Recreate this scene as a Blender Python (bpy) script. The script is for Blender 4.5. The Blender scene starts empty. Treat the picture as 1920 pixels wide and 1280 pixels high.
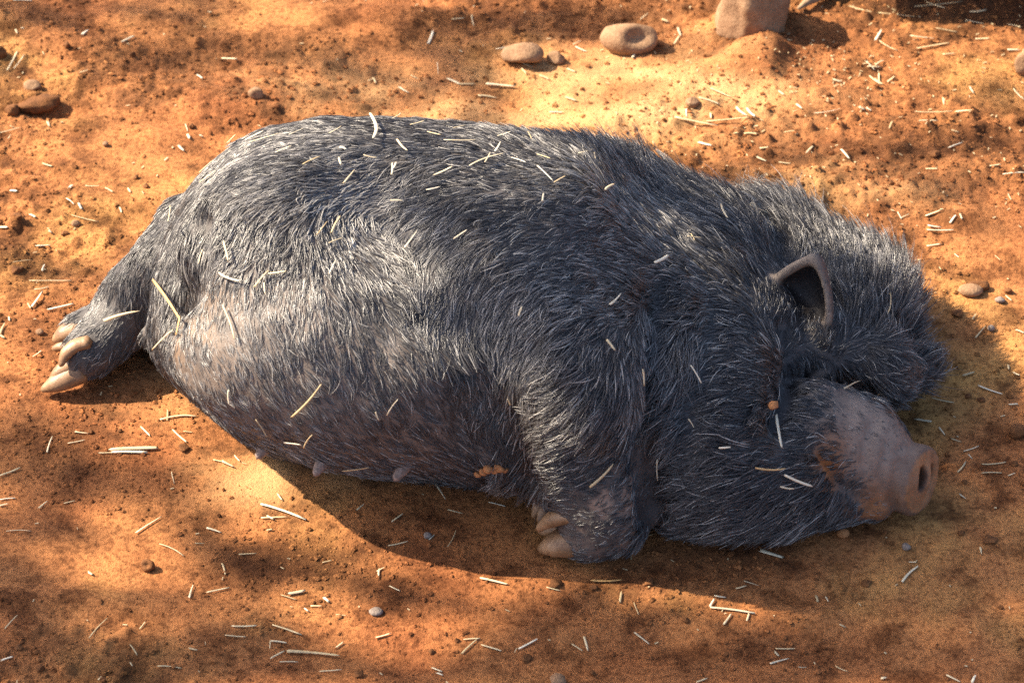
import bpy, bmesh, math, random
import numpy as np
from mathutils import Vector, Matrix
from mathutils.bvhtree import BVHTree

SC = bpy.context.scene
COL = SC.collection
random.seed(7)
RNG = np.random.default_rng(11)

# ------------------------------------------------------------------ camera
PITCH = math.radians(40.0)
DIST = 4.6
FOCAL = 100.0
FPX = FOCAL / 36.0 * 1920.0
CAM = np.array([0.0, -DIST * math.cos(PITCH), DIST * math.sin(PITCH)])
FWD = np.array([0.0, math.cos(PITCH), -math.sin(PITCH)])
UPV = np.array([0.0, math.sin(PITCH), math.cos(PITCH)])
RGT = np.array([1.0, 0.0, 0.0])
cam_d = bpy.data.cameras.new('camera')
cam_d.lens = FOCAL
cam_d.sensor_width = 36.0
cam_d.clip_start = 0.1
cam_d.clip_end = 2000.0
cam_d.dof.use_dof = True
cam_d.dof.focus_distance = 4.32
cam_d.dof.aperture_fstop = 5.6
cam = bpy.data.objects.new('camera', cam_d)
cam.location = CAM
cam.rotation_euler = (math.radians(90) - PITCH, 0, 0)
COL.objects.link(cam)
SC.camera = cam

# ------------------------------------------------------------------ sky, sun, exposure
SUN = np.array([-0.72, 0.20, 0.665])
SUN /= np.linalg.norm(SUN)
SUN_EL = math.asin(SUN[2])
SUN_AZ = math.atan2(SUN[0], SUN[1])          # clockwise from +Y
world = bpy.data.worlds.new('World')
SC.world = world
world.use_nodes = True
nt = world.node_tree
nt.nodes.clear()
sky = nt.nodes.new('ShaderNodeTexSky')
sky.sky_type = 'NISHITA'
sky.sun_disc = False
sky.sun_elevation = SUN_EL
sky.sun_rotation = SUN_AZ
sky.air_density = 0.75
sky.dust_density = 3.0
bg = nt.nodes.new('ShaderNodeBackground')
bg.inputs['Strength'].default_value = 0.10
wo = nt.nodes.new('ShaderNodeOutputWorld')
nt.links.new(sky.outputs[0], bg.inputs['Color'])
nt.links.new(bg.outputs[0], wo.inputs['Surface'])
sun_d = bpy.data.lights.new('sun', 'SUN')
sun_d.energy = 5.0
sun_d.angle = math.radians(0.53)
sun_d.color = (1.0, 0.86, 0.66)
sun = bpy.data.objects.new('sun', sun_d)
sun.location = (-7, 3, 7)
sun.rotation_euler = Vector(-SUN).to_track_quat('-Z', 'Y').to_euler()
COL.objects.link(sun)
SC.view_settings.view_transform = 'Standard'
SC.view_settings.look = 'None'
SC.view_settings.gamma = 1.0
SC.view_settings.use_curve_mapping = False
SC.view_settings.exposure = 1.6
SC.cycles.max_bounces = 6
SC.cycles.diffuse_bounces = 3
SC.cycles.glossy_bounces = 3
SC.cycles.transmission_bounces = 4
SC.cycles.use_denoising = False
try:
    SC.cycles_curves.shape = 'RIBBONS'
except Exception:
    pass

# ------------------------------------------------------------------ helpers
def nrm(v):
    v = np.asarray(v, float)
    return v / np.linalg.norm(v)

def ray(px, py):
    return nrm(FWD + (px - 960.0) / FPX * RGT + (640.0 - py) / FPX * UPV)

def at(px, py, z=0.0):
    """the point at height z that the photo pixel looks at"""
    d = ray(px, py)
    return CAM + d * ((z - CAM[2]) / d[2])

def to_px(p):
    p = np.asarray(p, float) - CAM
    w = p @ FWD
    return np.stack([960 + FPX * (p @ RGT) / w, 640 - FPX * (p @ UPV) / w], -1)

def link_mesh(name, verts, faces, mat=None, parent=None, smooth=True):
    me = bpy.data.meshes.new(name)
    me.from_pydata([tuple(map(float, v)) for v in verts], [], [tuple(map(int, f)) for f in faces])
    me.update()
    if smooth:
        me.polygons.foreach_set('use_smooth', [True] * len(me.polygons))
    if mat:
        me.materials.append(mat)
    o = bpy.data.objects.new(name, me)
    COL.objects.link(o)
    if parent:
        o.parent = parent
    return o

def mesh_np(name, V, F, mat=None, parent=None, smooth=True):
    """fast path: V (n,3), F (m,k) with constant k"""
    me = bpy.data.meshes.new(name)
    m, k = F.shape
    me.vertices.add(len(V))
    me.vertices.foreach_set('co', np.ascontiguousarray(V, np.float32).ravel())
    me.loops.add(m * k)
    me.loops.foreach_set('vertex_index', np.ascontiguousarray(F, np.int32).ravel())
    me.polygons.add(m)
    me.polygons.foreach_set('loop_start', np.arange(0, m * k, k, dtype=np.int32))
    me.polygons.foreach_set('use_smooth', np.full(m, smooth, bool))
    me.update(calc_edges=True)
    me.validate()
    if mat:
        me.materials.append(mat)
    o = bpy.data.objects.new(name, me)
    COL.objects.link(o)
    if parent:
        o.parent = parent
    return o

def tag(o, label=None, cat=None, group=None, kind=None):
    if label: o['label'] = label
    if cat: o['category'] = cat
    if group: o['group'] = group
    if kind: o['kind'] = kind
    return o

class Noise2:
    """smooth value noise on the plane"""
    def __init__(self, seed):
        self.t = np.random.default_rng(seed).random((256, 256))
    def __call__(self, x, y):
        xi = np.floor(x).astype(int); yi = np.floor(y).astype(int)
        fx = x - xi; fy = y - yi
        fx = fx * fx * fx * (fx * (fx * 6 - 15) + 10); fy = fy * fy * fy * (fy * (fy * 6 - 15) + 10)
        a = self.t[xi & 255, yi & 255]; b = self.t[(xi + 1) & 255, yi & 255]
        c = self.t[xi & 255, (yi + 1) & 255]; d = self.t[(xi + 1) & 255, (yi + 1) & 255]
        return (a * (1 - fx) + b * fx) * (1 - fy) + (c * (1 - fx) + d * fx) * fy - 0.5

class Noise3:
    def __init__(self, seed):
        self.t = np.random.default_rng(seed).random((64, 64, 64)).astype(np.float32)
    def __call__(self, P):
        i = np.floor(P).astype(int); f = P - i
        f = f * f * (3 - 2 * f)
        r = 0
        for dx in (0, 1):
            for dy in (0, 1):
                for dz in (0, 1):
                    w = (f[..., 0] if dx else 1 - f[..., 0]) * (f[..., 1] if dy else 1 - f[..., 1]) * (f[..., 2] if dz else 1 - f[..., 2])
                    r = r + w * self.t[(i[..., 0] + dx) & 63, (i[..., 1] + dy) & 63, (i[..., 2] + dz) & 63]
        return r - 0.5

# ------------------------------------------------------------------ materials
def new_mat(name):
    m = bpy.data.materials.new(name)
    m.use_nodes = True
    t = m.node_tree
    t.nodes.clear()
    out = t.nodes.new('ShaderNodeOutputMaterial')
    return m, t, out

def N(t, kind, **kw):
    n = t.nodes.new(kind)
    for k, v in kw.items():
        if k in n.inputs:
            n.inputs[k].default_value = v
        else:
            setattr(n, k, v)
    return n

def ramp(t, fac, stops):
    r = t.nodes.new('ShaderNodeValToRGB')
    e = r.color_ramp.elements
    while len(e) < len(stops):
        e.new(0.5)
    for i, (p, c) in enumerate(stops):
        e[i].position = p
        e[i].color = (*c, 1) if len(c) == 3 else c
    t.links.new(fac, r.inputs[0])
    return r.outputs[0]

def noise_node(t, scale, detail=6, rough=0.6, vec=None, dist=0.0):
    n = N(t, 'ShaderNodeTexNoise', Scale=scale, Detail=detail, Roughness=rough, Distortion=dist)
    if vec is not None:
        t.links.new(vec, n.inputs['Vector'])
    return n.outputs['Fac']

def mix(t, a, b, fac, mode='MIX'):
    m = t.nodes.new('ShaderNodeMix')
    m.data_type = 'RGBA'
    m.blend_type = mode
    for sock, v in ((m.inputs[0], fac), (m.inputs[6], a), (m.inputs[7], b)):
        if hasattr(v, 'links'):
            t.links.new(v, sock)
        elif isinstance(v, (int, float)):
            sock.default_value = v
        else:
            sock.default_value = (*v, 1)
    return m.outputs[2]

def soil_mat():
    m, t, out = new_mat('red_soil')
    tc = N(t, 'ShaderNodeTexCoord')
    obj = tc.outputs['Object']
    big = noise_node(t, 2.2, 5, 0.6, obj)
    mid = noise_node(t, 14.0, 8, 0.65, obj)
    fine = noise_node(t, 120.0, 6, 0.7, obj)
    grit = noise_node(t, 420.0, 3, 0.7, obj)
    c1 = ramp(t, big, [(0.32, (0.36, 0.126, 0.046)), (0.52, (0.46, 0.192, 0.070)), (0.70, (0.57, 0.300, 0.098))])
    c2 = ramp(t, mid, [(0.38, (0.40, 0.37, 0.35)), (0.50, (0.90, 0.90, 0.90)), (0.66, (1.12, 1.10, 1.05))])
    c = mix(t, c1, c2, 1.0, 'MULTIPLY')
    c3 = ramp(t, fine, [(0.38, (0.42, 0.38, 0.36)), (0.52, (1.0, 1.0, 1.0)), (0.74, (1.12, 1.12, 1.1))])
    c = mix(t, c, c3, 0.8, 'MULTIPLY')
    spk = ramp(t, grit, [(0.70, (0, 0, 0)), (0.80, (1, 1, 1))])
    c = mix(t, c, (0.62, 0.48, 0.34), mix(t, (0, 0, 0), spk, 0.5))
    at_ = N(t, 'ShaderNodeAttribute', attribute_name='shade_loose')
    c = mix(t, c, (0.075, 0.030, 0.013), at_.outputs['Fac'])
    du = N(t, 'ShaderNodeAttribute', attribute_name='lit_dust')
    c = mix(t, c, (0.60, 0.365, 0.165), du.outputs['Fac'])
    b = N(t, 'ShaderNodeBsdfPrincipled', Roughness=0.95)
    b.inputs['Specular IOR Level'].default_value = 0.15
    t.links.new(c, b.inputs['Base Color'])
    b1 = N(t, 'ShaderNodeBump', Strength=0.8, Distance=0.007)
    t.links.new(fine, b1.inputs['Height'])
    b2 = N(t, 'ShaderNodeBump', Strength=0.7, Distance=0.0025)
    t.links.new(grit, b2.inputs['Height'])
    t.links.new(b1.outputs[0], b2.inputs['Normal'])
    t.links.new(b2.outputs[0], b.inputs['Normal'])
    t.links.new(b.outputs[0], out.inputs[0])
    return m

def stone_mat(name, ca, cb, scale=30.0):
    m, t, out = new_mat(name)
    tc = N(t, 'ShaderNodeTexCoord')
    n1 = noise_node(t, scale, 8, 0.65, tc.outputs['Object'])
    n2 = noise_node(t, scale * 7, 5, 0.6, tc.outputs['Object'])
    c = ramp(t, n1, [(0.3, ca), (0.7, cb)])
    c = mix(t, c, ramp(t, n2, [(0.3, (0.6, 0.55, 0.5)), (0.6, (1, 1, 1))]), 0.8, 'MULTIPLY')
    b = N(t, 'ShaderNodeBsdfPrincipled', Roughness=0.85)
    b.inputs['Specular IOR Level'].default_value = 0.25
    t.links.new(c, b.inputs['Base Color'])
    bp = N(t, 'ShaderNodeBump', Strength=0.5, Distance=0.004)
    t.links.new(n2, bp.inputs['Height'])
    t.links.new(bp.outputs[0], b.inputs['Normal'])
    t.links.new(b.outputs[0], out.inputs[0])
    return m

def straw_mat(name, ca, cb):
    m, t, out = new_mat(name)
    tc = N(t, 'ShaderNodeTexCoord')
    mp = N(t, 'ShaderNodeMapping')
    mp.inputs['Scale'].default_value = (30, 900, 900)
    t.links.new(tc.outputs['Object'], mp.inputs['Vector'])
    n1 = noise_node(t, 1.0, 4, 0.6, mp.outputs[0])
    c = ramp(t, n1, [(0.3, ca), (0.7, cb)])
    oi = N(t, 'ShaderNodeObjectInfo')
    tone = ramp(t, oi.outputs['Random'], [(0.0, (0.62, 0.56, 0.46)), (0.5, (0.92, 0.88, 0.80)), (1.0, (1, 1, 1))])
    c = mix(t, c, tone, 1.0, 'MULTIPLY')
    b = N(t, 'ShaderNodeBsdfPrincipled', Roughness=0.55)
    t.links.new(c, b.inputs['Base Color'])
    t.links.new(b.outputs[0], out.inputs[0])
    return m

def skin_mat():
    m, t, out = new_mat('pig_skin')
    tc = N(t, 'ShaderNodeTexCoord')
    a = N(t, 'ShaderNodeAttribute', attribute_name='skin')
    n1 = noise_node(t, 60.0, 7, 0.65, tc.outputs['Object'])
    n2 = noise_node(t, 260.0, 4, 0.6, tc.outputs['Object'])
    c = mix(t, a.outputs['Color'], ramp(t, n1, [(0.3, (0.60, 0.58, 0.57)), (0.55, (1, 1, 1)), (0.75, (1.18, 1.15, 1.12))]), 0.85, 'MULTIPLY')
    b = N(t, 'ShaderNodeBsdfPrincipled', Roughness=0.62)
    b.inputs['Specular IOR Level'].default_value = 0.35
    t.links.new(c, b.inputs['Base Color'])
    b1 = N(t, 'ShaderNodeBump', Strength=0.5, Distance=0.003)
    t.links.new(n1, b1.inputs['Height'])
    vo = N(t, 'ShaderNodeTexVoronoi', Scale=300.0)
    vo.feature = 'DISTANCE_TO_EDGE'
    t.links.new(tc.outputs['Object'], vo.inputs['Vector'])
    b2 = N(t, 'ShaderNodeBump', Strength=0.35, Distance=0.0012)
    t.links.new(vo.outputs['Distance'], b2.inputs['Height'])
    t.links.new(b1.outputs[0], b2.inputs['Normal'])
    t.links.new(b2.outputs[0], b.inputs['Normal'])
    t.links.new(b.outputs[0], out.inputs[0])
    return m

def hair_mat():
    m, t, out = new_mat('pig_hair')
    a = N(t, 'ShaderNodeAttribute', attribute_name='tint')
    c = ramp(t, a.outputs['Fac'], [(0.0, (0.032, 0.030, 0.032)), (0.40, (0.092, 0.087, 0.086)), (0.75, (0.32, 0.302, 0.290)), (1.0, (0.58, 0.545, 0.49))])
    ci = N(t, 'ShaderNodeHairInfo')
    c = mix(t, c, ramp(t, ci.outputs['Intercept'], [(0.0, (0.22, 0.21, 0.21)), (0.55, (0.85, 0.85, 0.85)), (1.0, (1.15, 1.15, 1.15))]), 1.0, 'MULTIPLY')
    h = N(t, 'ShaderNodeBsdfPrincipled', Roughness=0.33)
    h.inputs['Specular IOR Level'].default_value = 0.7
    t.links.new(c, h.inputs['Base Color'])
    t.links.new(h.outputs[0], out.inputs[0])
    return m

def horn_mat():
    m, t, out = new_mat('hoof_horn')
    tc = N(t, 'ShaderNodeTexCoord')
    n1 = noise_node(t, 40.0, 6, 0.6, tc.outputs['Object'])
    n2 = noise_node(t, 200.0, 4, 0.6, tc.outputs['Object'])
    c = ramp(t, n1, [(0.3, (0.12, 0.060, 0.028)), (0.5, (0.25, 0.14, 0.070)), (0.7, (0.36, 0.22, 0.12))])
    b = N(t, 'ShaderNodeBsdfPrincipled', Roughness=0.5)
    t.links.new(c, b.inputs['Base Color'])
    b1 = N(t, 'ShaderNodeBump', Strength=0.35, Distance=0.002)
    t.links.new(n2, b1.inputs['Height'])
    t.links.new(b1.outputs[0], b.inputs['Normal'])
    t.links.new(b.outputs[0], out.inputs[0])
    return m

def plain_mat(name, col, rough=0.7, var=0.35, scale=40.0):
    m, t, out = new_mat(name)
    tc = N(t, 'ShaderNodeTexCoord')
    n1 = noise_node(t, scale, 6, 0.6, tc.outputs['Object'])
    lo = tuple(c * (1 - var) for c in col); hi = tuple(c * (1 + var) for c in col)
    c = ramp(t, n1, [(0.3, lo), (0.7, hi)])
    b = N(t, 'ShaderNodeBsdfPrincipled', Roughness=rough)
    b.inputs['Specular IOR Level'].default_value = 0.3
    t.links.new(c, b.inputs['Base Color'])
    t.links.new(b.outputs[0], out.inputs[0])
    return m

M_SOIL = soil_mat()
M_STONE = stone_mat('brown_stone', (0.23, 0.125, 0.068), (0.38, 0.235, 0.135))
M_PALE_STONE = stone_mat('grey_stone', (0.20, 0.16, 0.14), (0.34, 0.27, 0.22))
M_CLOD = stone_mat('dark_clod', (0.10, 0.042, 0.016), (0.26, 0.105, 0.035), 60.0)
M_DIRT = stone_mat('orange_dirt', (0.42, 0.17, 0.06), (0.52, 0.24, 0.10), 80.0)
M_STRAW = straw_mat('dry_straw', (0.62, 0.47, 0.27), (0.80, 0.68, 0.46))
M_PALE_STRAW = straw_mat('bleached_straw', (0.70, 0.60, 0.42), (0.84, 0.76, 0.60))
M_GOLD_STRAW = straw_mat('golden_straw', (0.55, 0.33, 0.13), (0.70, 0.47, 0.22))
M_SKIN = skin_mat()
M_HAIR = hair_mat()
M_HORN = horn_mat()

# ------------------------------------------------------------------ the pig: an implicit body, meshed as one skin
def smin(a, b, k):
    h = np.maximum(k - np.abs(a - b), 0.0) / k
    return np.minimum(a, b) - h * h * k * 0.25

def smax(a, b, k):
    return -smin(-a, -b, k)

def ell(c, r, R=None):
    c = np.asarray(c, float); r = np.asarray(r, float)
    def f(P):
        q = P - c
        if R is not None:
            q = q @ R.T                       # rows of R are the local axes
        k0 = np.sqrt(((q / r) ** 2).sum(-1)); k1 = np.sqrt(((q / (r * r)) ** 2).sum(-1))
        return k0 * (k0 - 1.0) / np.maximum(k1, 1e-6)
    rm = float(np.max(r))
    f.box = (c - rm, c + rm)
    return f

def cone(a, b, ra, rb):
    a = np.asarray(a, float); b = np.asarray(b, float)
    ab = b - a; L2 = float(ab @ ab)
    def f(P):
        t = np.clip(((P - a) @ ab) / L2, 0, 1)
        d = P - a - t[..., None] * ab
        return np.sqrt((d * d).sum(-1)) - (ra + (rb - ra) * t)
    rm = max(ra, rb)
    f.box = (np.minimum(a, b) - rm, np.maximum(a, b) + rm)
    return f

def frame(z, hint):
    z = nrm(z); x = nrm(np.asarray(hint, float) - z * (np.asarray(hint, float) @ z)); y = np.cross(z, x)
    return np.array([x, y, z])

def union(lst, P):
    d = None
    for f, k in lst:
        v = f(P)
        d = v if d is None else smin(d, v, k)
    return d

# trunk stations: pixel column, top and bottom of the trunk in the photo, half height and centre height in metres
STN = [(262, 600, 650, .018, .095), (270, 555, 672, .05, .10), (285, 480, 694, .09, .115), (310, 410, 718, .13, .13), (350, 345, 752, .165, .145),
       (400, 296, 790, .195, .165), (450, 262, 822, .215, .18), (500, 240, 845, .23, .19), (600, 222, 874, .24, .198), (700, 218, 888, .245, .20),
       (800, 226, 898, .245, .20), (900, 240, 910, .245, .20), (1000, 256, 925, .236, .192), (1100, 272, 936, .222, .180), (1200, 292, 944, .198, .160),
       (1300, 330, 930, .168, .135), (1380, 390, 900, .14, .115), (1440, 470, 840, .11, .11), (1480, 570, 770, .06, .11), (1490, 630, 710, .03, .11)]

def fit_trunk():
    th = np.linspace(0, 2 * math.pi, 240)
    rows = []
    for px, top, bot, b, zc in STN:
        x = (px - 960) / FPX * 4.36
        vc = (640 - (top + bot) / 2) / 1160; R = (bot - top) / 2 / 1160
        a = math.sqrt(max(R * R - (b * UPV[2]) ** 2, 1e-5)) / UPV[1]
        yc = (vc - zc * UPV[2]) / UPV[1]
        for _ in range(25):
            pts = np.stack([np.full_like(th, x), yc + a * np.cos(th), zc + b * np.sin(th)], -1)
            pts[:, 2] = np.maximum(pts[:, 2], 0.0)
            q = to_px(pts)[:, 1]
            et = q.min() - top; eb = q.max() - bot
            yc += (et + eb) / 2 / 1160 / 0.9
            a = max(0.012, a + (et - eb) / 2 / 1160 * 0.8)
        rows.append((x, yc, zc, a, b))
    rows = np.array(rows)
    xs = np.linspace(rows[0, 0], rows[-1, 0], 400)
    cols = [xs] + [np.interp(xs, rows[:, 0], rows[:, i]) for i in range(1, 5)]
    tab = np.stack(cols, -1)
    for _ in range(14):                        # soften the station corners
        tab[1:-1, 1:] = (tab[:-2, 1:] + 2 * tab[1:-1, 1:] + tab[2:, 1:]) / 4
    return tab
TRUNK = fit_trunk()

def trunk(P):
    x = P[..., 0]
    xs = TRUNK[:, 0]
    yc, zc, a, b = (np.interp(x, xs, TRUNK[:, i]) for i in range(1, 5))
    q = np.sqrt(((P[..., 1] - yc) / a) ** 2 + ((P[..., 2] - zc) / b) ** 2)
    d = (q - 1) * np.minimum(a, b)
    over = np.maximum(np.maximum(xs[0] - x, x - xs[-1]), 0)
    return d + over
trunk.box = None

def cast(fn, px, py, inset=0.0):
    """where the photo's pixel meets the surface fn, pushed inwards by inset"""
    d = ray(px, py); t = 3.2
    for _ in range(200):
        v = float(fn((CAM + d * t)[None])[0])
        if v < 0.0005 or t > 6.5:
            break
        t += max(v * 0.6, 0.0005)
    p = CAM + d * t
    if inset:
        e = 1e-3
        g = np.array([float(fn((p + e * np.eye(3)[i])[None])[0] - fn((p - e * np.eye(3)[i])[None])[0]) for i in range(3)])
        p = p - nrm(g) * inset
    return p
T = lambda px, py, i=0.0: cast(trunk, px, py, i)

# group A: trunk, haunch, hind legs, shoulder, foreleg
A = []
A.append((trunk, 0.0))
A.append((ell(T(470, 420, .075), (.155, .13, .105)), .05))                      # haunch
A.append((ell(T(600, 330, .06), (.15, .09, .075)), .06))                        # hip
A.append((cone(at(340, 505, .15), at(268, 555, .105), .066, .050), .022))         # gaskin
A.append((cone(at(370, 440, .18), at(325, 500, .155), .066, .064), .025))
A.append((cone(at(262, 545, .115), at(232, 590, .075), .050, .046), .02))        # hock
A.append((cone(at(240, 590, .075), at(168, 662, .050), .050, .044), .018))        # cannon of the upper hind leg
A.append((cone(at(165, 665, .045), at(142, 690, .034), .041, .026), .012))
A.append((cone(at(330, 560, .06), at(215, 590, .04), .05, .034), .015))            # lower hind leg, mostly hidden
A.append((cone(at(215, 590, .036), at(150, 615, .030), .033, .027), .012))
A.append((ell(T(330, 640, .05), (.07, .09, .085)), .03))                           # groin fold
A.append((ell(T(560, 680, .11), (.25, .15, .13)), .08))                            # belly swell
A.append((ell(T(860, 620, .13), (.17, .16, .13)), .08))
A.append((ell(T(1100, 370, .085), (.14, .10, .085)), .08))                         # shoulder blade
A.append((ell(T(1090, 620, .07), (.12, .15, .095)), .05))                          # shoulder
sh = T(1080, 740, .05)
A.append((ell(sh, (.105, .10, .09)), .04))
A.append((cone(at(1065, 790, .185), at(1135, 905, .100), .105, .090), .02))          # forearm
A.append((cone(at(1135, 905, .095), at(1142, 962, .062), .082, .064), .03))          # wrist
A.append((cone(at(1142, 972, .055), at(1104, 1000, .042), .053, .040), .015))        # folded foot
A.append((cone(at(1116, 978, .060), at(1100, 968, .068), .034, .021), .010))
A.append((cone(at(1116, 1003, .037), at(1096, 1012, .029), .035, .027), .008))
A.append((cone(at(1085, 900, .06), at(1035, 950, .03), .045, .018), .012))           # foot of the lower foreleg peeping out
# group B: neck roll and jowl
B = []
B.append((ell(at(1345, 690, .135), (.118, .278, .138)), 0.0))
B.append((ell(at(1300, 560, .145), (.12, .17, .130)), .05))
B.append((ell(at(1385, 868, .09), (.160, .120, .100)), .045))
B.append((ell(at(1285, 880, .085), (.085, .10, .092)), .04))
B.append((ell(at(1450, 520, .095), (.10, .165, .092)), .05))
B.append((ell(at(1425, 640, .140), (.070, .115, .100)), .03))
# group C: face
C = []
C.append((ell(at(1556, 600, .100), (.112, .142, .090)), 0.0))
C.append((ell(at(1600, 565, .070), (.088, .125, .070)), .05))
C.append((cone(at(1525, 648, .150), at(1640, 690, .105), .052, .050), .035))         # brow roll
C.append((cone(at(1640, 690, .115), at(1668, 706, .088), .050, .040), .03))
C.append((cone(at(1676, 692, .085), at(1724, 694, .074), .036, .024), .012))          # tip of the far ear
MUZ = []
MUZ.append((cone(at(1520, 828, .105), at(1600, 842, .086), .095, .080), 0.0))
MUZ.append((cone(at(1600, 844, .086), at(1692, 887, .062), .078, .045), .03))
MUZ.append((ell(at(1556, 722, .135), (.035, .028, .022)), .008))     # closed eyelid
MUZ.append((cone(at(1500, 905, .06), at(1640, 940, .036), .085, .030), .010))           # lower jaw
MUZ.append((ell(at(1490, 855, .105), (.070, .085, .085)), .03))                            # cheek
SN_C = at(1720, 899, .060)
SN_N = nrm([.74, -.62, .20])
SN_F = frame(SN_N, (0.0, .643, .766))               # local x is up the disc, y across it, z out of it
def snout(P):
    q = (P - SN_C) @ SN_F.T
    rr = np.sqrt((q[..., 0] / 1.06) ** 2 + (q[..., 1] / 0.95) ** 2) - .046
    hh = np.abs(q[..., 2] + .004) - .008
    d = np.sqrt(np.maximum(rr, 0) ** 2 + np.maximum(hh, 0) ** 2) + np.minimum(np.maximum(rr, hh), 0) - .007
    return d
snout.box = (SN_C - .07, SN_C + .07)
MUZ.append((snout, .006))
NOSTRILS = []
for s in (-1, 1):
    c = SN_C + SN_F[1] * (.0165 * s) + SN_F[0] * .006 + SN_N * .012
    NOSTRILS.append(ell(c, (.019, .0085, .022), SN_F))
# ear: a thick cup open towards the camera's left
EAR_C = cast(lambda Q: smin(union(B, Q), union(C, Q), .05), 1489, 566, -.014) 
VIEW = -FWD
EAR_O = nrm(VIEW * .80 - RGT * .42 - UPV * .18)
EAR_F = frame(EAR_O, RGT * .45 + UPV * .9)           # local x along the ear, y across, z out of the opening
def ear(P):
    q = (P - EAR_C) @ EAR_F.T
    # pointed towards the tip
    w = 1.0 - 0.55 * np.clip(q[..., 0] / .06, -0.4, 1)
    qq = np.stack([q[..., 0] / .070, q[..., 1] / (.056 * w), q[..., 2] / .052], -1)
    r = np.sqrt((qq ** 2).sum(-1))
    outer = (r - 1) * .046
    shell = np.abs(outer + .006) - .0060
    cut = q[..., 2] - .006
    return smax(shell, cut, .008)
ear.box = (EAR_C - .08, EAR_C + .08)

NB = Noise3(5)
GROOVES = []
def field(P):
    d = field0(P)
    for pts, r, k in GROOVES:
        lo = pts.min(0) - r - .06; hi = pts.max(0) + r + .06
        m = ((P >= lo) & (P <= hi)).all(-1)
        if not m.any():
            continue
        Q = P[m]
        g = None
        for a, b in zip(pts[:-1], pts[1:]):
            v = cone(a, b, r, r)(Q)
            g = v if g is None else np.minimum(g, v)
        e = smax(d[m], -g, k)
        d = d.copy(); d[m] = e
    d = d + .010 * NB(P * 9.0) + .0045 * NB(P * 26.0)
    return smax(d, -(P[..., 2] + .004), .02)

def field0(P):
    a = union(A, P); b = union(B, P); c = union(C, P); m = union(MUZ, P)
    for nos in NOSTRILS:
        m = smax(m, -nos(P), .005)
    c = smin(c, m, .014)
    up = np.clip((P[..., 1] + .25) / .25, 0, 1)          # folds fade out towards the back
    bc = smin(b, c, .014 + .06 * up)
    d = smin(a, bc, .016 + .07 * up)
    d = smin(d, ear(P), .010)
    return smax(d, -(P[..., 2] + .004), .02)

def groove(path, r, depth, k):
    GROOVES.append((np.array([cast(field0, x, y, -(r - depth)) for x, y in path]), r, k))
groove([(372, 415), (362, 470), (352, 530), (322, 590)], .030, .026, .03)                      # between haunch and lower leg
groove([(700, 360), (745, 440), (790, 540), (900, 660), (950, 780)], .085, .024, .07)        # flank hollow behind the ribs
groove([(935, 740), (965, 830), (990, 900)], .028, .028, .03)                                 # armpit
groove([(1262, 560), (1232, 660), (1224, 780), (1226, 880), (1232, 960)], .020, .030, .035)   # fold between shoulder and neck
groove([(1478, 620), (1486, 690), (1482, 745), (1462, 790)], .016, .022, .025)                # fold between neck roll and face
groove([(1492, 700), (1550, 712), (1610, 728), (1668, 752)], .014, .026, .02)                              # under the brow
groove([(1540, 850), (1575, 905), (1640, 950)], .007, .008, .012)                             # mouth
groove([(1680, 868), (1672, 905), (1678, 945)], .006, .004, .01)                              # wrinkles behind the snout disc
groove([(1664, 828), (1650, 868), (1650, 910)], .006, .0035, .010)
groove([(1690, 838), (1672, 850)], .005, .004, .008)
groove([(1640, 790), (1622, 830), (1618, 870)], .007, .003, .012)
groove([(1290, 330), (1200, 420), (1180, 520)], .10, .003, .08)

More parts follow.
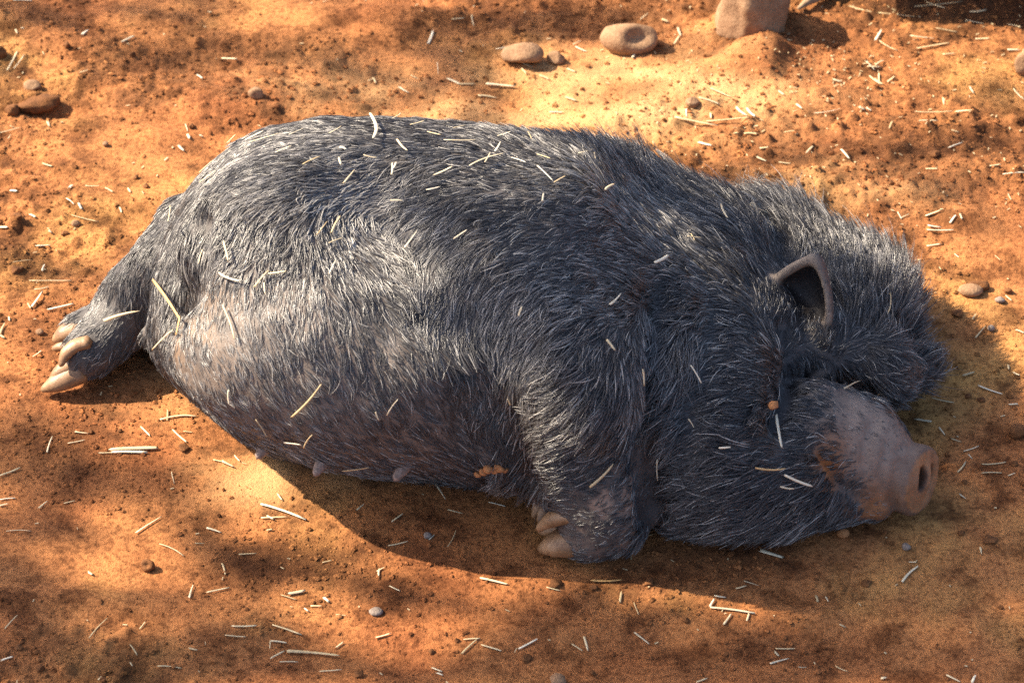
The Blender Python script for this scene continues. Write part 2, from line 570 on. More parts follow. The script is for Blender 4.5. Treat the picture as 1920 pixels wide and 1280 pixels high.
def surface_nets(h):
    lo = np.array([-.80, -.66, -.03]); hi = np.array([.80, .36, .53])
    n = np.ceil((hi - lo) / h).astype(int)
    gx, gy, gz = (lo[i] + h * np.arange(n[i]) for i in range(3))
    # coarse pass finds the blocks that the skin crosses
    D = np.full(n, .1, np.float32)
    bs = 16
    for i in range(0, n[0], bs):
        for j in range(0, n[1], bs):
            for k in range(0, n[2], bs):
                c = np.array([gx[min(i + 8, n[0] - 1)], gy[min(j + 8, n[1] - 1)], gz[min(k + 8, n[2] - 1)]])
                v = float(field(c[None])[0])
                X, Y, Z = np.meshgrid(gx[i:i + bs], gy[j:j + bs], gz[k:k + bs], indexing='ij')
                if abs(v) > h * bs * 1.4 + .03:
                    D[i:i + bs, j:j + bs, k:k + bs] = np.sign(v) * .1
                else:
                    D[i:i + bs, j:j + bs, k:k + bs] = field(np.stack([X, Y, Z], -1))
    S = D < 0
    cells = np.zeros(tuple(np.array(n) - 1), np.int8)
    for dx in (0, 1):
        for dy in (0, 1):
            for dz in (0, 1):
                cells += S[dx:n[0] - 1 + dx, dy:n[1] - 1 + dy, dz:n[2] - 1 + dz]
    act = (cells > 0) & (cells < 8)
    idx = -np.ones(act.shape, np.int64)
    I = np.argwhere(act)
    idx[act] = np.arange(len(I))
    acc = np.zeros((len(I), 3)); cnt = np.zeros(len(I))
    cor = [(x, y, z) for x in (0, 1) for y in (0, 1) for z in (0, 1)]
    for c0 in cor:
        for ax in range(3):
            if c0[ax] == 1:
                continue
            c1 = list(c0); c1[ax] = 1
            d0 = D[I[:, 0] + c0[0], I[:, 1] + c0[1], I[:, 2] + c0[2]]
            d1 = D[I[:, 0] + c1[0], I[:, 1] + c1[1], I[:, 2] + c1[2]]
            x = (d0 < 0) != (d1 < 0)
            t = d0 / np.where(d0 == d1, 1, d0 - d1)
            p = np.repeat(np.array(c0, float)[None], len(I), 0); p[:, ax] += t
            acc[x] += p[x]; cnt[x] += 1
    V = lo + h * (I + acc / cnt[:, None])
    F = []
    for ax in range(3):
        b1, b2 = [(1, 2), (2, 0), (0, 1)][ax]
        sl0 = [slice(1, n[i] - 1) for i in range(3)]; sl1 = list(sl0)
        sl0[ax] = slice(0, n[ax] - 1); sl1[ax] = slice(1, n[ax])
        s0 = S[tuple(sl0)]; s1 = S[tuple(sl1)]
        for flip in (False, True):
            e = np.argwhere((s0 & ~s1) if not flip else (~s0 & s1))
            off = np.ones(3, int); off[ax] = 0
            e = e + off
            u1 = np.zeros(3, int); u1[b1] = 1
            u2 = np.zeros(3, int); u2[b2] = 1
            q = [idx[tuple((e - k).T)] for k in (u1 + u2, u2, 0 * u1, u1)]
            if flip:
                q = q[::-1]
            F.append(np.stack(q, -1))
    F = np.concatenate(F)
    F = F[(F >= 0).all(1)]
    return V, F

BODY_STEP = 0.0052
BV, BF = surface_nets(BODY_STEP)
def relax(V, F, it, lam=.5):
    E = np.concatenate([F[:, [0, 1]], F[:, [1, 2]], F[:, [2, 3]], F[:, [3, 0]]])
    n = len(V)
    deg = np.bincount(E[:, 0], minlength=n) + np.bincount(E[:, 1], minlength=n)
    for _ in range(it):
        s = np.zeros_like(V)
        for i in range(3):
            s[:, i] = np.bincount(E[:, 0], V[E[:, 1], i], n) + np.bincount(E[:, 1], V[E[:, 0], i], n)
        V = V + lam * (s / np.maximum(deg, 1)[:, None] - V)
    return V
BV = relax(BV, BF, 2)

# ------------------------------------------------------------------ the pig's skin, horn and hair as objects
body = mesh_np('pig', BV, BF, M_SKIN)
tag(body, 'dark hairy pot-bellied pig asleep on its side on the red soil', 'pig')
BVH = BVHTree.FromPolygons([tuple(v) for v in BV], [tuple(f) for f in BF.tolist()])
me = body.data
VN = np.empty(len(BV) * 3, np.float32)
me.vertices.foreach_get('normal', VN)
VN = VN.reshape(-1, 3).astype(float)

def hit(px, py):
    r = BVH.ray_cast(Vector(CAM), Vector(ray(px, py)))
    return (np.array(r[0]), np.array(r[1])) if r[0] is not None else (None, None)

def on_body(px, py, lift=0.0):
    p, n = hit(px, py)
    if p is None:
        return None
    return p + n * lift

# skin colour: dark slate hide, browner on the belly, tan and dusty at snout, ear rim and feet
def blob(px, py, r):
    p, _ = hit(px, py)
    if p is None:
        p = at(px, py, .05)
    return np.exp(-((BV - p) ** 2).sum(1) / (r * r))
NS = Noise3(9)
n_a = NS(BV * 22) + .5 * NS(BV * 60)
colr = np.tile(np.array([.075, .067, .065]), (len(BV), 1))
def paint(w, c):
    global colr
    w = np.clip(w, 0, 1)[:, None]
    colr = colr * (1 - w) + np.array(c) * w
belly = sum(blob(x, y, .14) for x, y in ((450, 650), (520, 760), (650, 720), (700, 830), (850, 860)))
paint(belly * (.75 + 1.1 * n_a), (.150, .120, .102))
paint(sum(blob(x, y, .07) for x, y in ((330, 700), (360, 745), (400, 780), (345, 620))) * (.5 + 1.4 * n_a), (.28, .165, .085))
paint(blob(1020, 800, .09) * .5, (.11, .09, .075))
paint(sum(blob(x, y, .055) for x, y in ((1620, 800), (1660, 850), (1640, 880))) * (.85 + .9 * n_a), (.24, .18, .145))
sn = np.exp(-((BV - SN_C) ** 2).sum(1) / .052 ** 2)
paint(sn * (.95 + .7 * n_a), (.30, .165, .095))
paint(np.clip(1 - np.abs((BV - SN_C) @ SN_N - .012) / .02, 0, 1) * (sn > .4) * (.8 + n_a), (.36, .175, .08))
for nos in NOSTRILS:
    paint(np.clip(1.0 - nos(BV) / .004, 0, 1) * .8, (.03, .016, .012))
paint(sum(blob(x, y, .035) for x, y in ((1560, 860), (1590, 910), (1630, 945))) * (.6 + 1.6 * n_a), (.34, .14, .05))
ed = np.abs(ear(BV))
rim = np.clip(1.6 - np.abs(((BV - EAR_C) @ EAR_F[2]) - .004) / .007, 0, 1) * (((BV - EAR_C) ** 2).sum(1) < .085 ** 2) * (np.abs(ear(BV)) < .006)
inner = (((BV - EAR_C) ** 2).sum(1) < .075 ** 2)
qe = (BV - EAR_C) @ EAR_F.T
we = 1.0 - 0.55 * np.clip(qe[:, 0] / .06, -0.4, 1)
re = np.sqrt((qe[:, 0] / .070) ** 2 + (qe[:, 1] / (.056 * we)) ** 2 + (qe[:, 2] / .052) ** 2)
paint(inner * (re < .84) * 1.0, (.022, .018, .017))
paint(rim * (.65 + 1.3 * n_a), (.24, .185, .14))
paint(sum(blob(x, y, .05) for x, y in ((1130, 960), (1090, 1000), (1160, 940))) * (.25 + 1.8 * n_a), (.30, .21, .16))
paint(blob(1548, 716, .022), (.12, .075, .075))
paint(sum(blob(x, y, .05) for x, y in ((150, 680), (200, 640))) * (.1 + 1.2 * n_a), (.20, .12, .08))
att = me.color_attributes.new('skin', 'FLOAT_COLOR', 'POINT')
att.data.foreach_set('color', np.concatenate([np.clip(colr, .01, .6), np.ones((len(BV), 1))], 1).astype(np.float32).ravel())

def tube_mesh(P, R, seg=12, flat=1.0, hint=(0, 0, 1)):
    """a tube along points P with radii R, closed with rounded ends"""
    P = [np.asarray(p, float) for p in P]
    # resample smoothly
    t = np.arange(len(P)); tt = np.linspace(0, len(P) - 1, (len(P) - 1) * 4 + 1)
    PP = np.stack([np.interp(tt, t, [p[i] for p in P]) for i in range(3)], -1); RR = np.interp(tt, t, R)
    for _ in range(2):
        PP[1:-1] = (PP[:-2] + 2 * PP[1:-1] + PP[2:]) / 4
    V, F = [], []
    n = len(PP)
    for i in range(n):
        d = nrm(PP[min(i + 1, n - 1)] - PP[max(i - 1, 0)])
        x = np.cross(d, hint); x = nrm(x); y = np.cross(x, d)
        for k in range(seg):
            a = 2 * math.pi * k / seg
            V.append(PP[i] + RR[i] * (math.cos(a) * x + flat * math.sin(a) * y))
    for i in range(n - 1):
        for k in range(seg):
            k2 = (k + 1) % seg
            F.append((i * seg + k, i * seg + k2, (i + 1) * seg + k2, (i + 1) * seg + k))
    d0 = nrm(PP[0] - PP[1]); d1 = nrm(PP[-1] - PP[-2])
    V.append(PP[0] + d0 * RR[0] * .6); V.append(PP[-1] + d1 * RR[-1] * .8)
    a, b = len(V) - 2, len(V) - 1
    for k in range(seg):
        k2 = (k + 1) % seg
        F.append((a, k2, k)); F.append((b, (n - 1) * seg + k, (n - 1) * seg + k2))
    return V, F

def horn(name, pts, flat=.8):
    V, F = tube_mesh([at(x, y, z) for x, y, z, r in pts], [r for x, y, z, r in pts], 14, flat)
    o = link_mesh(name, V, F, M_HORN, body)
    return o
horn('hoof', [(152, 694, .034, .024), (124, 708, .027, .021), (101, 720, .019, .016), (80, 730, .011, .006)])
horn('hoof', [(150, 674, .048, .018), (122, 690, .040, .015), (106, 701, .032, .011), (96, 709, .025, .005)])
horn('dewclaw', [(166, 641, .088, .012), (141, 647, .083, .0125), (123, 662, .073, .011), (114, 684, .058, .005)])
horn('hoof', [(178, 606, .040, .024), (140, 617, .034, .023), (118, 627, .028, .017), (103, 636, .02, .008)])
horn('hoof', [(150, 640, .022, .016), (118, 648, .016, .011), (100, 653, .010, .005)])
horn('dewclaw', [(190, 586, .050, .017), (168, 588, .044, .016), (150, 594, .036, .009)])
horn('hoof', [(1092, 1008, .036, .029), (1062, 1015, .033, .027), (1036, 1021, .025, .021), (1014, 1028, .015, .009)])
horn('dewclaw', [(1096, 962, .092, .018), (1064, 963, .088, .0175), (1034, 972, .074, .0145), (1010, 990, .052, .007)])
horn('hoof', [(1078, 985, .040, .020), (1045, 990, .032, .015), (1014, 996, .020, .007)])
horn('hoof', [(1032, 922, .045, .012), (1020, 950, .034, .011), (1012, 978, .018, .005)])
horn('dewclaw', [(1018, 930, .045, .009), (1008, 950, .034, .008), (1000, 968, .02, .004)])
M_TEAT = plain_mat('teat_skin', (.24, .18, .15), .7, .5, 200)
for x, y, x2, y2 in ((498, 846, 484, 856), (606, 873, 592, 888), (760, 884, 742, 897)):
    p = on_body(x, y - 6, -.006)
    if p is None:
        p = at(x, y, .02)
    q = at(x2, y2, max(p[2] - .012, .012))
    V, F = tube_mesh([p, p * .5 + q * .5, q], [.011, .0095, .006], 10, 1.0)
    link_mesh('teat', V, F, M_TEAT, body)

# ------------------------------------------------------------------ hair: guides read off the photo, laid on the skin
# pixel, direction in the picture (right, down), length, density, lift
GUIDES = [
 (520, 235, -1, .35, .026, 1, .15), (600, 225, -1, .15, .026, 1, .2), (700, 240, -1, .1, .026, 1, .2), (800, 242, -1, .05, .028, 1, .22), (900, 258, -1, 0, .030, 1, .26), (960, 268, -1, -.06, .033, 1, .30),
 (1010, 276, -1, -.13, .036, 1, .36), (1060, 284, -1, -.22, .040, 1, .44), (1110, 292, -1, -.33, .044, 1, .52), (1200, 312, -.9, -.6, .050, 1, .66), (1300, 345, -.75, -.9, .056, 1, .76), (1400, 385, -.55, -1, .060, 1, .8),
 (1480, 390, -.45, -1, .055, 1, .75), (1560, 430, -.3, -1, .050, 1, .75), (1620, 480, -.05, -1, .048, 1, .75), (1660, 550, .35, -1, .048, 1, .75), (1685, 630, .7, -.7, .045, 1, .8),
 (420, 320, -.8, .6, .024, 1, .12), (350, 390, -.6, .9, .022, 1, .12), (480, 340, -1, .35, .026, 1, .15), (560, 380, -.5, .6, .030, 1, .2), (640, 350, -.9, .3, .030, 1, .15),
 (430, 440, -.3, 1, .026, 1, .15), (520, 460, .05, 1, .028, 1, .18), (600, 450, .35, 1, .032, 1, .2), (680, 440, .7, .8, .034, 1, .2), (740, 520, .7, 1, .036, 1, .15), (640, 540, .5, 1, .030, .9, .12),
 (750, 380, -1, .12, .032, 1, .12), (850, 430, -1, .25, .034, 1, .12), (850, 340, -1, .12, .030, 1, .15), (960, 380, -1, .2, .030, 1, .15), (800, 540, -.2, 1, .036, 1, .12),
 (400, 570, -.1, 1, .024, 1, .1), (400, 520, -.1, 1, .026, 1, .12), (440, 660, .35, 1, .021, 1, .1), (550, 620, .6, 1, .024, 1, .1), (700, 650, .7, .9, .024, .8, .1), (600, 740, .9, .75, .020, .8, .08), (800, 740, .9, .7, .022, .7, .08),
 (750, 850, 1, .4, .020, .7, .08), (880, 690, .4, 1, .034, .9, .12), (900, 850, .8, .35, .030, .7, .12), (500, 790, .8, .7, .017, .7, .08), (350, 710, .4, 1, .015, .65, .08),
 (1000, 480, -1, .3, .032, 1, .12), (1100, 430, -1, .2, .032, 1, .15), (1000, 600, -.7, .9, .036, 1, .12), (1130, 560, -.9, .5, .038, 1, .15), (1050, 690, -.9, .6, .040, 1, .15), (1170, 680, -.2, 1, .042, 1, .15),
 (960, 740, -.5, 1, .045, 1, .2), (1040, 790, -.9, .5, .045, 1, .2), (1120, 820, -.7, .6, .038, 1, .12), (970, 850, -.5, 1, .050, 1, .25), (1200, 520, -1, .1, .040, 1, .2), (1290, 450, -.9, -.25, .045, 1, .3), (1250, 640, -.4, 1, .048, 1, .15), (1250, 780, -.5, .9, .045, 1, .15),
 (1350, 590, -1, .25, .044, 1, .2), (1400, 500, -.8, -.5, .048, 1, .4), (1420, 680, -1, .25, .038, 1, .15), (1320, 760, -1, .05, .045, 1, .15), (1400, 840, -1, .05, .045, 1, .15), (1300, 900, -1, .3, .045, 1, .18), (1420, 950, -1, .2, .055, 1, .2), (1530, 960, -.9, .4, .055, 1, .2),
 (1500, 790, -1, .05, .034, 1, .12), (1550, 800, -1, -.1, .022, .9, .1), (1600, 770, -.8, -.4, .011, .9, .1), (1640, 840, -.8, -.5, .006, .8, .1), (1660, 900, -.8, -.5, .005, .6, .1), (1590, 920, -.7, .7, .022, .8, .3), (1520, 880, -.9, .3, .035, 1, .15),
 (1580, 560, 0, -1, .044, 1, .5), (1640, 600, .25, -1, .044, 1, .6), (1560, 650, .05, -.9, .030, 1, .4), (1540, 685, .2, .9, .024, 1, .25), (1600, 695, .5, .8, .034, 1, .35), (1650, 720, .8, .6, .034, 1, .35), (1700, 700, .9, .2, .022, 1, .4),
 (1500, 520, .1, -1, .010, .3, .15), (1475, 590, .3, -.9, .022, .9, .3), (1535, 560, .5, -.5, .008, .2, .2),
 (1060, 880, -.9, .5, .032, 1, .2), (1150, 900, -.7, .6, .026, .9, .1), (1180, 960, -.8, .3, .024, 1, .12), (1225, 900, -.3, 1, .034, 1, .12), (1210, 970, -.5, .6, .03, 1, .12), (1150, 1010, -1, .2, .018, .9, .1), (1110, 1000, -1, .1, .012, .75, .1), (1115, 960, -1, .1, .013, .6, .15),
 (290, 490, -.4, 1, .024, 1, .15), (255, 560, -.2, 1, .024, 1, .15), (200, 640, -.8, .7, .018, 1, .1), (235, 610, -.6, .8, .02, 1, .1), (160, 690, -.8, .6, .013, 1, .1), (330, 540, -.3, 1, .030, 1, .25), (300, 640, -.2, 1, .018, .8, .15)]
GP, GD, GV = [], [], []
for px, py, dx, dy, ln, de, li in GUIDES:
    p, n = hit(px, py)
    if p is None:
        continue
    GP.append(p); GD.append(nrm(dx * RGT - dy * UPV)); GV.append((ln, de, li))
GP = np.array(GP); GD = np.array(GD); GV = np.array(GV)

def grow_hair(count):
    rng = np.random.default_rng(3)
    q = BV[BF]
    ar = .5 * np.linalg.norm(np.cross(q[:, 1] - q[:, 0], q[:, 2] - q[:, 0]), axis=1) + .5 * np.linalg.norm(np.cross(q[:, 2] - q[:, 0], q[:, 3] - q[:, 0]), axis=1)
    fi = rng.choice(len(BF), count, p=ar / ar.sum())
    u = rng.random(count)[:, None]; v = rng.random(count)[:, None]
    qq = q[fi]; nn = VN[BF[fi]]
    bil = lambda a: (a[:, 0] * (1 - u) + a[:, 1] * u) * (1 - v) + (a[:, 3] * (1 - u) + a[:, 2] * u) * v
    P = bil(qq); n = bil(nn); n /= np.linalg.norm(n, axis=1, keepdims=True)
    keep = (P[:, 2] > .006)
    P, n = P[keep], n[keep]
    D = np.zeros_like(P); val = np.zeros((len(P), 3))
    for s in range(0, len(P), 20000):
        d2 = ((P[s:s + 20000, None] - GP[None]) ** 2).sum(-1)
        w = 1.0 / (d2 + .025 ** 2) ** 2
        w /= w.sum(1, keepdims=True)
        D[s:s + 20000] = w @ GD; val[s:s + 20000] = w @ GV
    ln, de, li = val.T.copy()
    # bare places: snout disc, ear rim, nostrils, lids
    bare = np.exp(-((P - SN_C) ** 2).sum(1) / .060 ** 2)
    de *= np.clip(1 - 2.4 * bare, 0, 1)
    er = np.abs(ear(P)) < .004
    er &= ((P - EAR_C) ** 2).sum(1) < .085 ** 2
    er &= ((P - EAR_C) @ EAR_F[0]) > -.03
    de[er] *= .55; ln[er] = .007
    keep = rng.random(len(P)) < de
    P, n, D, ln, li = P[keep], n[keep], D[keep], ln[keep], li[keep]
    Nn = [Noise3(i) for i in (21, 22, 23)]
    ang = .7 * Nn[0](P * 7) + .6 * Nn[1](P * 28) + .15 * rng.standard_normal(len(P))
    D = D - n * (D * n).sum(1, keepdims=True)
    D /= np.maximum(np.linalg.norm(D, axis=1, keepdims=True), 1e-6)
    S = np.cross(n, D)
    T_ = D * np.cos(ang)[:, None] + S * np.sin(ang)[:, None]
    ln = ln * (.55 + .75 * rng.random(len(P)) + .7 * (rng.random(len(P)) < .06) * (li > .45)) * (1 + .5 * Nn[2](P * 12))
    li = li * (.6 + .8 * rng.random(len(P))) + .05 * rng.random(len(P))
    m = 5
    pts = np.zeros((len(P), m, 3)); pts[:, 0] = P - n * .001
    bend = rng.standard_normal(len(P)) * .35
    for i in range(1, m):
        t = i / (m - 1)
        a = li * (1.15 - .55 * t) + np.where(li < .3, .12 - .2 * t, 0)
        b = bend * t
        d = (T_ * np.cos(b)[:, None] + np.cross(n, T_) * np.sin(b)[:, None]) * np.cos(a)[:, None] + n * np.sin(a)[:, None]
        d[:, 2] -= .22 * t * t
        pts[:, i] = pts[:, i - 1] + d * (ln / (m - 1))[:, None]
    # clumps
    from mathutils.kdtree import KDTree
    M = len(P) // 16
    ci = rng.choice(len(P), M, replace=False)
    kd = KDTree(M)
    for j, c in enumerate(ci):
        kd.insert(P[c], j)
    kd.balance()
    near = np.array([kd.find(p)[1] for p in P])
    cl = ci[near]
    rate = (.40 + .50 * rng.random(M))[near] * rng.choice([1.0, 1.0, .25], len(P))
    for i in range(1, m):
        t = (i / (m - 1)) ** 1.3
        pts[:, i] += (rate * t)[:, None] * (pts[cl, i] - pts[:, i])
    pts[..., 2] = np.maximum(pts[..., 2], .002)
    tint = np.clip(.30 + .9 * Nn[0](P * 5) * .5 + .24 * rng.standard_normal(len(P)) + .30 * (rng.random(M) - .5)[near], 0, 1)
    lit_dark_tint = 0  # paler tint painted on sunlit patches, darker on head and flank
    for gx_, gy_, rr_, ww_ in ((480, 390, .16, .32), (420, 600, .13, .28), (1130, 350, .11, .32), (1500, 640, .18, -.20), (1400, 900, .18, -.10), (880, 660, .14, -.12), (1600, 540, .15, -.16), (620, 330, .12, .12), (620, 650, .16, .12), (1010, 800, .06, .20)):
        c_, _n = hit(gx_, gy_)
        lit_dark_tint = lit_dark_tint + ww_ * np.exp(-((P - c_) ** 2).sum(1) / rr_ ** 2)
    tint = np.clip(tint + lit_dark_tint * (.7 + 1.2 * Nn[1](P * 14)), 0, 1)
    tint[rng.random(len(P)) < .05] = .95
    return pts.astype(np.float32), tint.astype(np.float32), ln, li

def make_hair(count):
    pts, tint, ln, li = grow_hair(count)
    n, m, _ = pts.shape
    cu = bpy.data.hair_curves.new('hair')
    cu.add_curves([m] * n)
    cu.attributes['position'].data.foreach_set('vector', pts.ravel())
    r = cu.attributes.get('radius') or cu.attributes.new('radius', 'FLOAT', 'POINT')
    base = np.clip(.00034 + .0065 * ln, .00030, .00066) * np.where(li > .45, .72, 1.0)
    prof = np.array([1.0, .95, .8, .55, .15])
    r.data.foreach_set('value', (base[:, None] * prof[None]).astype(np.float32).ravel())
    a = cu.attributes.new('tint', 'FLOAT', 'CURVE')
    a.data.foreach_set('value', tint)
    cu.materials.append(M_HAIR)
    o = bpy.data.objects.new('hair', cu)
    COL.objects.link(o)
    o.parent = body
    o['kind'] = 'stuff'
    print('hairs', n)
    return o
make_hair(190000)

# ------------------------------------------------------------------ the ground: one sheet to the horizon, fine near the pig
GN = [Noise2(i) for i in range(40, 50)]
BUMPS = []     # (x, y, radius x, radius y, height)
for px, py, rx, ry, h in ((1410, 55, .11, .075, .022), (1418, 122, .060, .042, .020), (1375, 128, .05, .04, .013), (1452, 118, .036, .034, .022), (1432, 145, .03, .025, .012), (1395, 105, .04, .03, .012), (1440, 95, .025, .025, .012), (1190, 120, .16, .12, .014), (1560, 360, .12, .06, .012), (560, 60, .16, .09, .016), (120, 95, .10, .06, .014),
                          (170, 155, .12, .05, .012), (50, 195, .06, .022, .022), (760, 30, .12, .05, .010), (650, 55, .05, .03, -.014), (95, 215, .06, .025, -.02), (300, 135, .12, .05, -.010), (180, 860, .16, .08, .008), (120, 820, .05, .035, -.007),
                          (240, 1130, .3, .03, .010), (820, 1178, .30, .02, .010), (1230, 1165, .2, .03, .008), (1240, 1095, .22, .025, .010), (1000, 1105, .1, .03, .006), (1490, 1150, .2, .03, .010), (1500, 1220, .2, .03, -.008),
                          (1800, 900, .12, .02, .006), (1780, 440, .10, .04, -.010), (1840, 330, .14, .05, .012), (1200, 1060, .2, .03, -.006), (640, 1000, .2, .05, -.006)):
    g = at(px, py)
    BUMPS.append((g[0], g[1], rx, ry, h))

def ground_h(x, y, fine=True):
    x = np.asarray(x, float); y = np.asarray(y, float)
    wx = x + .06 * GN[6](x * 3, y * 3)
    h = .034 * GN[0](wx * 1.5 + 9, y * 2.2 + 5) + .022 * GN[1](wx * 4.2 + 3, y * 7.5) + .012 * GN[2](wx * 13, y * 22 + 2)
    e = np.sqrt(((x + .02) / .80) ** 2 + ((y + .20) / .40) ** 2)
    m = np.clip((e - .92) / .5, 0, 1); m = m * m * (3 - 2 * m)
    h = h * m - .003 * (1 - m)
    for bx, by, rx, ry, bh in BUMPS:
        d = ((x - bx) / rx) ** 2 + ((y - by) / ry) ** 2
        h = h + bh * np.exp(-d * 1.4) * np.clip(m + .3, 0, 1)
    if fine:
        mask = np.clip(.5 + 2.2 * GN[3](x * 3.1 + 7, y * 4.0 + 1), .10, 1.2)
        l = np.abs(GN[4](x * 55, y * 55)) ; l2 = GN[5](x * 110 + 3, y * 110)
        h = h + mask * (.0085 * (l - .2) + .0042 * l2) * (.35 + .65 * m)
        c = np.clip(GN[7](x * 38, y * 38) - .24, 0, 1)
        h = h + .045 * c * mask * m
    return h

def axis(lo, hi, step, far):
    a = list(np.arange(lo, hi + 1e-9, step))
    s = step; p = hi
    up = []
    while p < far:
        s *= 1.22; p += s; up.append(p)
    s = step; p = lo; dn = []
    while p > -far:
        s *= 1.22; p -= s; dn.append(p)
    return np.array(dn[::-1] + a + up)
gx = axis(-1.10, 1.10, .0050, 700); gy = axis(-1.02, 1.42, .0052, 700)
GX, GY = np.meshgrid(gx, gy, indexing='ij')
near = np.exp(-(np.maximum(np.hypot(GX, GY) - 2.5, 0) / 3) ** 2)
GZ = ground_h(GX, GY) * near
nx, ny = GX.shape
ii = np.arange(nx * ny).reshape(nx, ny)
GF = np.stack([ii[:-1, :-1], ii[1:, :-1], ii[1:, 1:], ii[:-1, 1:]], -1).reshape(-1, 4)
ground = mesh_np('ground', np.stack([GX, GY, GZ], -1).reshape(-1, 3), GF, M_SOIL)
tag(ground, kind='structure')
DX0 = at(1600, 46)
shade_loose = np.clip((GX - .55) / .12, 0, 1) * np.clip((GY - (DX0[1] - .01 - .012 * np.clip(GX - .6, 0, 1) / .3 + .02 * GN[8](GX * 20, GY * 20))) / .03, 0, 1) * (GY < 3) * (GX < 3) * .85  # deep shade of the far corner painted into the soil colour
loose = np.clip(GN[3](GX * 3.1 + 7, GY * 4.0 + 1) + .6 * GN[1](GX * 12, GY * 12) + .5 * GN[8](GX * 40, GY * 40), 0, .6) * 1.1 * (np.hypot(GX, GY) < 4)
shade_loose = np.clip(np.maximum(shade_loose, loose), 0, .9)
lit_dust = 0  # sunlit highlights painted into the soil as pale dusty patches
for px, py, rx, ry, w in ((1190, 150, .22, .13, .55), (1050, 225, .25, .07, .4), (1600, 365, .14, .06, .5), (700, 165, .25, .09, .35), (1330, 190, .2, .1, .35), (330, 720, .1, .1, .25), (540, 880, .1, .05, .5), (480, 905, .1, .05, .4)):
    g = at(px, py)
    lit_dust = lit_dust + w * np.exp(-((GX - g[0]) / rx) ** 2 - ((GY - g[1]) / ry) ** 2)
lit_dust = np.clip(lit_dust * (.75 + 1.3 * GN[9](GX * 16, GY * 24)), 0, .85)
shade_loose = shade_loose * (1 - np.clip(lit_dust * 1.2, 0, 1))
ground.data.attributes.new('lit_dust', 'FLOAT', 'POINT').data.foreach_set('value', lit_dust.astype(np.float32).ravel())
at_d = ground.data.attributes.new('shade_loose', 'FLOAT', 'POINT')
at_d.data.foreach_set('value', shade_loose.astype(np.float32).ravel())

def on_ground(px, py, lift=0.0):
    z = 0.0
    for _ in range(4):
        p = at(px, py, z)
        z = float(ground_h(p[0], p[1]))
    p[2] = z + lift
    return p

# crumbs of soil: far too many to count
def crumbs(count):
    rng = np.random.default_rng(17)
    P, R = [], []
    while len(P) < count:
        x = rng.uniform(-1.05, 1.05); y = rng.uniform(-.98, 1.35)
        if GN[3](x * 3.1 + 7, y * 4.0 + 1) + .5 * GN[1](x * 12, y * 12) + .36 < rng.random() * .75:
            continue
        P.append((x, y)); R.append(min(.0009 * rng.pareto(2.2) + .0009, .0042))
    P = np.array(P); R = np.array(R)
    Z = ground_h(P[:, 0], P[:, 1])
    o = np.array([(1, 0, 0), (-1, 0, 0), (0, 1, 0), (0, -1, 0), (0, 0, 1), (0, 0, -1), (.6, .6, .55), (-.6, .6, .5), (.6, -.6, .5), (-.6, -.6, .55)])
    f8 = [(4, 6, 0), (4, 2, 6), (0, 6, 2), (4, 7, 2), (4, 1, 7), (2, 7, 1), (4, 9, 1), (4, 3, 9), (1, 9, 3), (4, 8, 3), (4, 0, 8), (3, 8, 0), (0, 2, 5), (2, 1, 5), (1, 3, 5), (3, 0, 5)]
    base = np.array(f8)
    V = o[None] * (1 + .5 * (rng.random((count, 10, 1)) - .5)) * R[:, None, None] * np.stack([rng.uniform(.8, 1.5, count), rng.uniform(.8, 1.4, count), rng.uniform(.55, .95, count)], -1)[:, None]
    V = V + np.stack([P[:, 0], P[:, 1], Z + R * .25], -1)[:, None]
    F = base[None] + (np.arange(count) * 10)[:, None, None]
    ob = mesh_np('soil_crumbs', V.reshape(-1, 3), F.reshape(-1, 3), M_SOIL, None, False)
    ob.data.attributes.new('shade_loose', 'FLOAT', 'POINT').data.foreach_set('value', np.repeat(rng.choice([0, 0, .15, .45], count), 10).astype(np.float32))
    tag(ob, 'loose crumbs and grit of red soil strewn over the ground', 'soil', kind='stuff')
crumbs(42000)

def chaff(count):
    rng = np.random.default_rng(23)
    V, F = [], []
    for i in range(count):
        if i % 5 < 2:
            x, y = rng.uniform(.15, 1.0), rng.uniform(.3, 1.15)
        elif i % 10 == 2:
            x, y = rng.normal(.60, .07), rng.normal(.74, .05)
        else:
            x, y = rng.uniform(-1.0, 1.0), rng.uniform(-.9, 1.2)
        L = rng.uniform(.001, .004); w = rng.uniform(.0004, .0011); a = rng.uniform(0, math.pi); z = float(ground_h(x, y)) + .0014
        c, s = math.cos(a), math.sin(a); k = len(V); tl = rng.uniform(-.3, .3) * L
        for u, v_, t in ((-1, -1, 0), (1, -1, tl), (1, 1, tl), (-1, 1, 0)):
            for dz in (0, .0007):
                V.append((x + u * L * c - v_ * w * s, y + u * L * s + v_ * w * c, z + abs(t) * (u > 0) + dz))
        F += [(k + 1, k + 3, k + 5, k + 7), (k, k + 6, k + 4, k + 2), (k, k + 2, k + 3, k + 1), (k + 4, k + 6, k + 7, k + 5), (k + 2, k + 4, k + 5, k + 3), (k, k + 1, k + 7, k + 6)]
    o = link_mesh('straw_chaff', V, F, M_STRAW, None, False)
    tag(o, 'fine chaff and crumbs of straw dusted over the soil', 'chaff', kind='stuff')
chaff(750)

